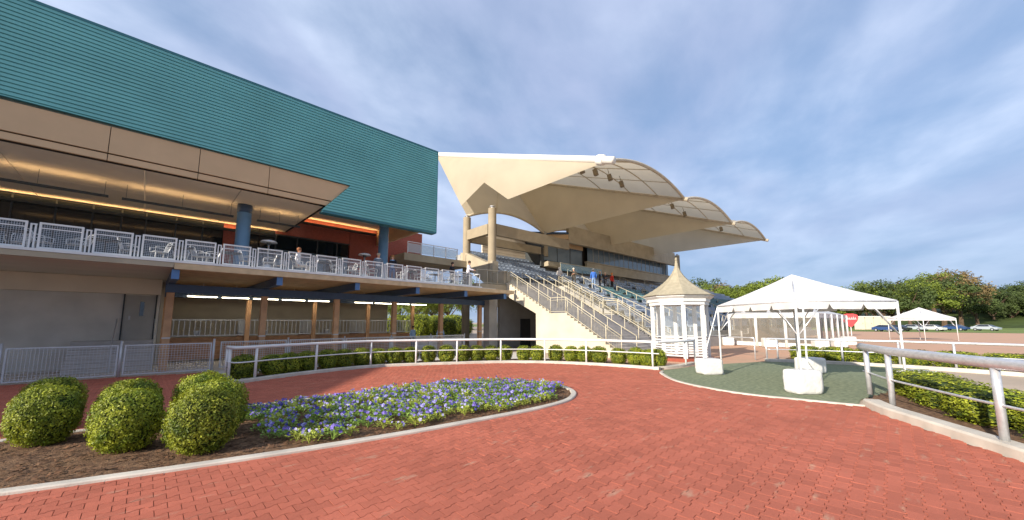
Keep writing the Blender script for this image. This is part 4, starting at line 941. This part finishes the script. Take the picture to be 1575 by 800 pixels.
def frame_tent(name, label, Nc, e1, e2, eave, peak, val, notch=True, posts=(1, 1), walls=False, ridge=None, lr=.032):
    N3 = Vector((Nc[0], Nc[1], 0)); E1, E2 = Vector((*e1, 0)), Vector((*e2, 0)); cen = N3 + (E1 + E2) / 2
    t = thing(name, label, 'tent', cen); O = cen
    cs = [N3, N3 + E1, N3 + E1 + E2, N3 + E2]; Z = lambda z: Vector((0, 0, z))
    top = MB(); ap = [cen + Z(peak)] * 2 if ridge is None else [cen - ridge + Z(peak), cen + ridge + Z(peak)]
    for i in range(4):
        a, b = cs[i] + Z(eave), cs[(i + 1) % 4] + Z(eave)
        if ridge is None: pa = pb = ap[0]
        else: pa, pb = min(ap, key=lambda q: (q - a).length), min(ap, key=lambda q: (q - b).length)
        def fn(u, v):
            p = a.lerp(b, u).lerp(pa.lerp(pb, u), v); p = p - O
            p.z -= .10 * math.sin(math.pi * v) * (.4 + .6 * math.sin(math.pi * u)) + .012 * mnoise.noise(Vector((u * 9 + i, v * 2, 0))); return p
        g = MB().grid(fn, 24, 16).build('roof_panel', m_tent, t, True)
    for i in range(4):
        a, b = cs[i] + Z(eave), cs[(i + 1) % 4] + Z(eave); d = (b - a); L_ = d.length; d.normalize(); outw = Vector((d.y, -d.x, 0)); mb = MB(); n = 96; prev = None
        if (a + b - 2 * O).dot(outw) < 0: outw = -outw
        def hang(s):
            if not notch: return val
            k = max(1, round(L_ / 1.0)); f = (s * k) % 1.0; f = min(f, 1 - f) * L_ / k
            return val * (.45 + .55 * min(1, f / .08)) if .02 < s < .98 else val
        for k in range(n + 1):
            s = k / n; wv = outw * (.012 + .012 * math.sin(s * 40 + i)); p = a + d * L_ * s - O; mb.v += [tuple(p + outw * .012), tuple(p + wv - Z(hang(s)))]
        for k in range(n): mb.f.append((2 * k, 2 * k + 1, 2 * k + 3, 2 * k + 2)); mb.m.append(0)
        mb.build('valance', m_tent, t)
        MB().tube([a - O - Z(.04), b - O - Z(.04)], .028, 8).build('eave_bar', m_galv, t, True)
        np_ = posts[i % 2]
        for k in range(np_):
            c = a.lerp(b, k / np_) - O; c.z = 0
            pst = MB().tube([c, c + Z(eave - .03)], lr, 8).build('leg', m_white, t, True)
            MB().lathe([(.09, 0), (.09, .02), (.04, .03)], 10, (c.x, c.y)).build('foot', m_galv, t)
        if not walls:
            for c, dd in ((a - O, d), (b - O, -d)): MB().tube([c - Z(1.05), c + dd * .85 - Z(.06)], .018, 6).build('brace', m_galv, t, True)
        if walls:
            for k in range(np_):
                p, q = a.lerp(b, (k + .03) / np_) - O, a.lerp(b, (k + .97) / np_) - O; p.z = q.z = 0
                def wf(u, v): w = p.lerp(q, u) + outw * .05 * math.sin(u * 14 + k); w.z = .35 + (eave - .45) * v; return w
                MB().grid(wf, 16, 2).build('clear_wall', m_vinyl, t, True)
                MB().bar(p + Z(.2), q + Z(.2), .02, .32).build('wall_skirt', m_tent, t)
    for i in range(4): MB().tube([cs[i] + Z(eave - .05) - O, min(ap, key=lambda q: (q - cs[i]).length) - O - Z(.06)], .022, 6).build('rafter', m_galv, t, True)
    return t
e1, e2 = (2.6, 2.85), (2.85 * .8, -2.6 * .8)
frame_tent('frame_tent', 'white peaked frame tent with scalloped valance standing on the green turf', (13.5, 1.95), e1, e2, 2.66, 3.66, .27)
N_ = Vector((13.5, 1.95, 0)); L_ = N_ + Vector((*e1, 0)); Rr = N_ + Vector((*e2, 0)); Bk = L_ + Vector((*e2, 0))
weight((13.45, 1.93, .012), .78, .56, .66, R(-38), 'white wrapped weight at the tent leg by the turf edge, poles standing on it')
weight((15.75, 5.15, .012), .80, .66, .60, R(-40), 'white wrapped weight at the tent leg next to the kiosk')
weight((19.0, 2.45, .012), .85, .66, .60, R(-35), 'white wrapped weight at the back tent leg by the hedge')
weight((16.1, -.4, .012), .80, .66, .60, R(-30), 'white wrapped weight at the tent leg next to the grey pipe rail')
t = thing('tent_stay', 'second thin white pole beside the tent leg by the turf edge', 'pole', (13.62, 1.82, 0)); MB().tube([(0, 0, .55), (.03, -.02, 2.6)], .024, 7).build('pole', m_white, t)
t = thing('tent_stay', 'thin white stay pole leaning at the tent leg next to the kiosk', 'pole', (15.7, 5.2, 0)); MB().tube([(0.0, .1, .6), (.42, -.38, 2.6)], .02, 6).build('pole', m_white, t)
frame_tent('clear_walled_tent', 'large white tent with clear vinyl walls on the plaza behind the frame tent', (36.5, 4.0), (.9, 6.3), (15.5, -.6), 2.75, 4.0, .38, notch=False, posts=(3, 5), walls=True, lr=.11)
for k, (x, y) in enumerate([(36.1, 4.1), (36.6, 7.4), (36.9, 10.5), (40.6, 3.4), (45, 3.1)]): weight((x - .3, y - .2, -.004), .9, .8, .75, R(-60), 'white wrapped weight along the foot of the clear walled tent', 'weights round the clear walled tent')
far_t = [(60, -2.3, 'white peaked canopy tent on the lot beyond the hedge')]
for x, y, lab in far_t: frame_tent('canopy_tent', lab, (x, y), (2.5, 2.7), (2.7, -2.5), 2.5, 3.7, .3, notch=False)

# ------------------------------------------------------------------ sign, cabinets, cars
def aim(px, D):
    d = ray(px, 496); d.z = 0; d.normalize(); fwd = Vector((math.cos(AZ), math.sin(AZ), 0)); return d * (D / d.dot(fwd))
p = aim(1308, 56); t = thing('round_sign', 'red rounded sign with white script on a post beyond the clear tent', 'sign', (p.x, p.y, 0), math.atan2(p.y, p.x) - math.pi / 2)
MB().tube([(0, .05, 0), (0, .05, 1.6)], .05, 8).build('post', m_white, t)
sp = [(-.95, 2.75), (-.85, 3.1), (-.4, 3.3), (.4, 3.3), (.85, 3.1), (.95, 2.75), (.8, 2.2), (.35, 1.6), (.15, 1.35), (-.15, 1.35), (-.35, 1.6), (-.8, 2.2)]
MB().prism(sp, 'y', -.05, .05).build('board', m_red, t)
wv = MB()
for k in range(7):
    x = -.72 + k * .21; wv.tube([(x, -.07, 2.42), (x + .06, -.07, 2.78 + .1 * (k % 3)), (x + .12, -.07, 2.44), (x + .2, -.07, 2.5)], .035, 5)
wv.build('script', m_white, t)
m_cab = mat('beige_cabinet', hx('bdb39d'), .7, .06, 1)
for k in range(4):
    p = aim(1322 + k * 13.2, 98); yaw = math.atan2(p.y, p.x) - math.pi / 2
    t = thing('storage_cabinet', 'beige storage cabinet in the row beside the red sign', 'cabinet', (p.x, p.y, 0), yaw, 'beige cabinets beside the red sign')
    bevel(bx(-1.05, 1.05, 0, 1.6, .1, 3.5).build('body', m_cab, t), .05); bx(-.9, .9, -.05, -.01, .3, 3.3).build('door', m_cab, t); bx(-1.12, 1.12, -.1, 1.7, 3.5, 3.62).build('roof', m_white, t); bx(.6, .68, -.1, -.05, 1.6, 1.9).build('handle', m_mull, t)
def car_protos(col, nm):
    body = MB(); prof = [(-2.2, .35), (-2.25, .75), (-1.5, .92), (-.75, 1.42), (.85, 1.45), (1.75, 1.0), (2.2, .92), (2.25, .4)]
    W = [.86, .88, .88, .68, .68, .85, .86, .85]; n = len(prof)
    for sgn in (-1, 1):
        for (x, z), w in zip(prof, W): body.v.append((x, sgn * w, z))
    for i in range(n): j = (i + 1) % n; body.f.append((i, j, n + j, n + i)); body.m.append(0)
    body.f += [tuple(range(n)), tuple(range(n, 2 * n))[::-1]]; body.m += [0, 0]
    win = MB()
    for s in (-1, 1): win.add([(-1.15, s * .83, .98), (-.7, s * .70, 1.36), (.8, s * .70, 1.38), (1.35, s * .84, 1.0)], [(0, 1, 2, 3)])
    win.add([(-1.45, -.74, .97), (-1.45, .74, .97), (-.8, .62, 1.39), (-.8, -.62, 1.39)], [(0, 1, 2, 3)]); win.add([(1.7, -.74, 1.05), (1.7, .74, 1.05), (.92, .62, 1.42), (.92, -.62, 1.42)], [(0, 1, 2, 3)])
    for i, v in enumerate(win.v): win.v[i] = (v[0] * 1.012, v[1] * 1.02, v[2] * 1.012 + .004)
    wh = MB().tube([(0, -.1, 0), (0, .1, 0)], .33, 16); rim = MB().tube([(0, -.11, 0), (0, .11, 0)], .19, 12)
    return body.mesh('body', mat('car_' + nm, hx(col), .25, .03, 1, coat=.6)), win.mesh('windows', m_glassdark), wh.mesh('tyre', m_black), rim.mesh('rim', m_galv)
cp = {n: car_protos(c, n) for n, c in (('blue', '2f4a78'), ('silver', 'a9b0b6'), ('white', 'dcdcd8'), ('dark', '2b2e33'))}
for px, D, n, lab in [(1362, 82, 'blue', 'dark blue parked car between the beige cabinets and the canopy tent'), (1379, 86, 'dark', 'black parked car beside the dark blue one'), (1404, 90, 'silver', 'silver parked car in the lot beyond the hedge'), (1432, 88, 'white', 'white parked car in the lot beyond the hedge'), (1468, 92, 'blue', 'dark blue parked car at the end of the lot beyond the hedge'), (1515, 90, 'silver', 'silver parked car standing alone at the end of the lot')]:
    p = aim(px, D); t = thing('parked_car', lab, 'car', (p.x, p.y, .006), R(60)); b_, w_, ty, ri = cp[n]
    link('body', b_, t); link('windows', w_, t)
    for x in (-1.35, 1.4):
        for y in (-.8, .8): link('rim', ri, link('wheel', ty, t, (x, y, .33)))

# ------------------------------------------------------------------ trees
def tree_meshes(seed, m, H=1.0):
    r = random.Random(seed); tr = MB(); cr = MB(); tr.tube([(0, 0, 0), (.01, 0, .25), (0, .01, .5)], [.035, .026, .015], 7)
    cl_ = []
    for k in range(9):
        a = k * 2.4 + r.uniform(-.3, .3); z0 = r.uniform(.22, .45); e = Vector((math.cos(a) * r.uniform(.2, .36), math.sin(a) * r.uniform(.2, .36), r.uniform(.5, .85))); tr.tube([(0, 0, z0), e * .55 + Vector((0, 0, z0 * .45)), e], [.013, .009, .003], 5); cl_.append(e)
    for k in range(46):
        t, f = r.uniform(0, 6.28), r.uniform(-.7, 1); q = math.sqrt(1 - min(1, f * f)); d = r.uniform(.55, 1.0); cl_.append(Vector((math.cos(t) * q * .40 * d, math.sin(t) * q * .40 * d, .62 + f * .36 * d)))
    for c in cl_:
        R0 = r.uniform(.06, .125)
        for _ in range(95):
            d = Vector((r.gauss(0, 1), r.gauss(0, 1), r.gauss(0, .8))).normalized() * R0 * r.uniform(.45, 1.1); p = c + d; n = (d.normalized() + Vector((r.uniform(-1, 1), r.uniform(-1, 1), r.uniform(-.4, 1)))).normalized(); a = n.cross(Vector((r.uniform(-1, 1), r.uniform(-1, 1), r.uniform(-1, 1)))).normalized(); b = n.cross(a); s = r.uniform(.011, .022)
            cr.add([p - a * s, p - b * s * .6, p + a * s, p + b * s * .6], [(0, 1, 2, 3)])
    return tr.mesh('trunk', m_bark), cr.mesh('crown', m)
tv = [tree_meshes(41, m_tl[0]), tree_meshes(42, m_tl[1]), tree_meshes(43, m_tl[2]), tree_meshes(44, m_tl[0]), tree_meshes(45, m_tl[1])]
kinds = ['fresh green', 'dark green', 'russet brown', 'fresh green', 'dark green']
TG = 'trees along the far side of the lot'
spec = []
for px in range(1088, 1640, 13):
    base = 438 + 10 * math.sin(px * .021) + 8 * math.sin(px * .05 + 1)
    if px < 1130: base += 12
    spec.append((px, 150 + 28 * math.sin(px * 1.7) + rnd.uniform(-8, 8), base + rnd.uniform(-7, 9)))
for px, D, ytop in spec:
    p = aim(px, D); H = 2.0 + (496 - ytop) / 570 * D * 1.02; k = rnd.choice([0, 1, 1, 2, 3, 4])
    t = thing('tree', 'bushy %s tree in the wooded line beyond the lot' % kinds[k], 'tree', (p.x, p.y, 0), rnd.uniform(0, 6.28), TG); t.scale = (H * rnd.uniform(1.0, 1.35), H * rnd.uniform(1.0, 1.35), H); link('trunk', tv[k][0], t); link('crown', tv[k][1], t)
for px, D, H in ((615, 95, 9), (640, 90, 11), (665, 98, 10), (690, 92, 12), (655, 120, 15), (712, 110, 15)):
    p = aim(px, D); k = rnd.choice([0, 3]); t = thing('tree', 'leafy green tree glimpsed between the clubhouse and the grandstand', 'tree', (p.x, p.y, 0), rnd.uniform(0, 6.28), 'trees behind the footbridge'); t.scale = (H * 1.1, H * 1.1, H); link('trunk', tv[k][0], t); link('crown', tv[k][1], t)
for k in range(9):
    p = aim(600 + k * 14, 52 + 5 * (k % 3)); o = boxwood('broad leafy shrub seen through the open end of the stalls', cube_bw[k % 2], (p.x, p.y), 1.5, 2.6 + .5 * (k % 2), 'shrubs behind the open end of the stalls', -.02)
# low wooded rise behind the trees
def hill(u, v):
    a = R(-14 + 46 * u); D = 210 + 220 * v; x, y = D * math.cos(a), D * math.sin(a); return (x, y, -1 + 15 * math.sin(math.pi * min(1, v * 1.4) * .5) * (.75 + .25 * math.sin(u * 9)) + 1.5 * mnoise.noise(Vector((x * .02, y * .02, 0))))
struct(MB().grid(hill, 60, 20).build('hill', m_tl[1], None, True))

# ------------------------------------------------------------------ people
def person(label, p, rz, top, legs, hair, pose='stand', sc=1.0, jacket=None, cap=None, shoes='2a2522', arms=None, group=None):
    J = {}
    if pose == 'sit':
        hip = .47; J['pel'] = (0, 0, hip + .02); J['knL'] = (-.11, -.42, hip); J['knR'] = (.11, -.42, hip); J['anL'] = (-.11, -.42, .09); J['anR'] = (.11, -.42, .09)
    else:
        hip = .93; J['pel'] = (0, 0, hip); J['knL'] = (-.11, -.03, .5); J['knR'] = (.11, -.02, .5); J['anL'] = (-.12, .01, .09); J['anR'] = (.12, .02, .09)
    lean = -.10 if pose == 'lean' else (-.02)
    b = J['pel'][2]
    J['wst'] = (0, lean * .3, b + .17); J['chs'] = (0, lean * .8, b + .40); J['nck'] = (0, lean, b + .55); J['hd0'] = (0, lean - .01, b + .63); J['hd1'] = (0, lean - .02, b + .70); J['hd2'] = (0, lean - .01, b + .78)
    J['hpL'] = (-.10, 0, b - .05); J['hpR'] = (.10, 0, b - .05); J['toL'] = (-.13, J['anL'][1] - .17, .04); J['toR'] = (.13, J['anR'][1] - .17, .04)
    J['shL'] = (-.18, lean * .9, b + .49); J['shR'] = (.18, lean * .9, b + .49)
    if arms is None: arms = 'lean' if pose == 'lean' else 'down'
    if arms == 'lean': J['elL'] = (-.25, -.14, b + .27); J['elR'] = (.25, -.14, b + .27); J['haL'] = (-.15, -.40, b + .22); J['haR'] = (.15, -.40, b + .22)
    elif arms == 'fold': J['elL'] = (-.27, -.06, b + .22); J['elR'] = (.27, -.06, b + .22); J['haL'] = (.02, -.24, b + .28); J['haR'] = (-.03, -.23, b + .25)
    else: J['elL'] = (-.26, .02, b + .21); J['elR'] = (.26, .02, b + .21); J['haL'] = (-.25, -.10, b - .02); J['haR'] = (.25, -.08, b - .02)
    for s in 'LR': J['fi' + s] = tuple(Vector(J['ha' + s]) + (Vector(J['ha' + s]) - Vector(J['el' + s])).normalized() * .10)
    rad = dict(pel=(.16, .12), wst=(.145, .11), chs=(.18, .12), nck=(.06, .06), hd0=(.065, .07), hd1=(.08, .10), hd2=(.07, .085), hp=(.095, .10), kn=(.062, .065), an=(.045, .05), to=(.045, .035), sh=(.075, .075), el=(.048, .048), ha=(.035, .035), fi=(.028, .032))
    ed = [('pel', 'wst'), ('wst', 'chs'), ('chs', 'nck'), ('nck', 'hd0'), ('hd0', 'hd1'), ('hd1', 'hd2')]
    for s in 'LR': ed += [('pel', 'hp' + s), ('hp' + s, 'kn' + s), ('kn' + s, 'an' + s), ('an' + s, 'to' + s), ('chs', 'sh' + s), ('sh' + s, 'el' + s), ('el' + s, 'ha' + s), ('ha' + s, 'fi' + s)]
    names = list(J); me = bpy.data.meshes.new('body'); me.from_pydata([J[n] for n in names], [(names.index(a), names.index(c)) for a, c in ed], [])
    o = bpy.data.objects.new('tmp', me); C.objects.link(o); o.modifiers.new('s', 'SKIN'); sv_ = me.skin_vertices[0].data
    for i, n in enumerate(names): sv_[i].radius = rad.get(n) or rad[n[:-1]]; sv_[i].use_root = (n == 'pel')
    o.modifiers.new('d', 'SUBSURF').levels = 1; dg = bpy.context.evaluated_depsgraph_get(); ev = o.evaluated_get(dg); m2 = bpy.data.meshes.new_from_object(ev); bpy.data.objects.remove(o)
    tm, lm, sm_, hm, jm = cloth(top, top), cloth(legs, legs), cloth(shoes, shoes), cloth(hair, hair), cloth(jacket or top, jacket or top)
    m2.materials.clear()
    for m in (m_skin, tm, lm, sm_, hm, jm): m2.materials.append(m)
    hc = Vector(J['hd1'])
    for f in m2.polygons:
        c = f.center; k = 1
        if c.z > b + .575: k = 4 if (c.y > hc.y + .03 or c.z > b + .765) else 0
        elif c.z > b + .545 and abs(c.x) < .09: k = 0
        elif min((c - Vector(J['fiL'])).length, (c - Vector(J['fiR'])).length) < .105: k = 0
        elif c.z < .10: k = 3
        elif c.z < b + .03 and not (abs(c.x) > .18 and pose != 'sit'): k = 2
        elif jacket and not (abs(c.x) < .06 and c.y < 0): k = 5
        f.material_index = k; f.use_smooth = True
    t = thing('person', label, 'person', p, rz, group); t.scale = (sc, sc, sc); bo = link('body', m2, t)
    if cap:
        mb = MB(); mb.lathe([(.098, b + .745), (.095, b + .80), (.06, b + .85), (0, b + .862)], 12, (hc.x, hc.y), capt=False); mb.box(hc.x - .07, hc.x + .07, hc.y - .2, hc.y - .05, b + .745, b + .757); mb.build('cap', cloth(cap, cap), bo, True)
    else:
        MB().lathe([(.085, b + .70), (.102, b + .74), (.098, b + .80), (.06, b + .845), (0, b + .86)], 12, (hc.x, hc.y + .018), capt=False, capb=False).build('hair', hm, bo, True)
    return t
FC = R(135 - 180)   # roughly facing the camera
person('man in grey suit and white shirt standing at the terrace rail', (9.45, 20.9, 4.25), R(-20), 'e6e6e6', '5f6670', 'b8a58e', 'stand', 1.02, jacket='6d7884')
person('woman in black jacket and light blue top beside the rear blue column', (10.15, 20.5, 4.25), R(-40), '8fb4dd', '33507f', '9b6a3c', 'stand', .97, jacket='23232a')
person('man in white shirt and dark trousers leaning on the end of the terrace rail', (14.9, 19.4, 4.25), R(40), 'e9e4ea', '2d2c33', '4a3a30', 'lean', 1.02)
person('person in black standing beside the man in the white shirt', (14.35, 20.4, 4.25), R(20), '26252a', '26252a', '3a2c26', 'stand', 1.0)
person('woman in white seated at a terrace table', (4.95, 19.75, 4.25), R(60), 'eeeae6', 'd9d4cc', '8b5a3a', 'sit', 1.0)
zc = 5.14
for (x, y, top, legs, hair, jk, cp_, sc, rz, lab) in [
    (10.7, 20.3, '3f6fc4', '7f97b8', '8a7a6a', None, 'ecebe4', 1.06, 150, 'person in bright blue shirt, pale jeans and white cap on the cross aisle'),
    (11.95, 20.5, '2a2630', '3a3640', 'caa58c', None, None, 1.0, 40, 'person in black top beside the blue shirted one on the cross aisle'),
    (12.6, 20.3, '3a3a40', '3a3a40', 'd0b59c', None, None, .95, -30, 'person in dark grey beside the red jacket on the cross aisle'),
    (13.9, 20.4, 'd23a2c', '2f2a2a', 'd98a4a', None, None, 1.0, 60, 'person in red jacket and dark trousers on the cross aisle'),
    (6.45, 20.9, 'd8d0c8', '6a5f58', 'e2ddd6', None, None, .95, 100, 'white haired person at the top of the wide stair by the double rail'),
    (8.1, 20.6, '4a4640', '4a4640', 'd8c9b8', None, None, .98, -60, 'person in dark brown standing at the head of the lower seats')]:
    person(lab, Gw(x, y, zc), R(rz), top, legs, hair, 'stand', sc * 1.06, jacket=jk, cap=cp_, arms='fold' if sc < 1 else None)
person('person in light blue shirt behind the bars of the last stalls', (13.6, 24.0, 0), R(20), '9dbde0', '3b4660', '4a3a30', 'stand', 1.0)
person('person in pale blue shirt under the end of the terrace', (15.6, 23.5, 0), R(-20), 'a9c7e6', '44506a', '5a4a3a', 'stand', 1.0)
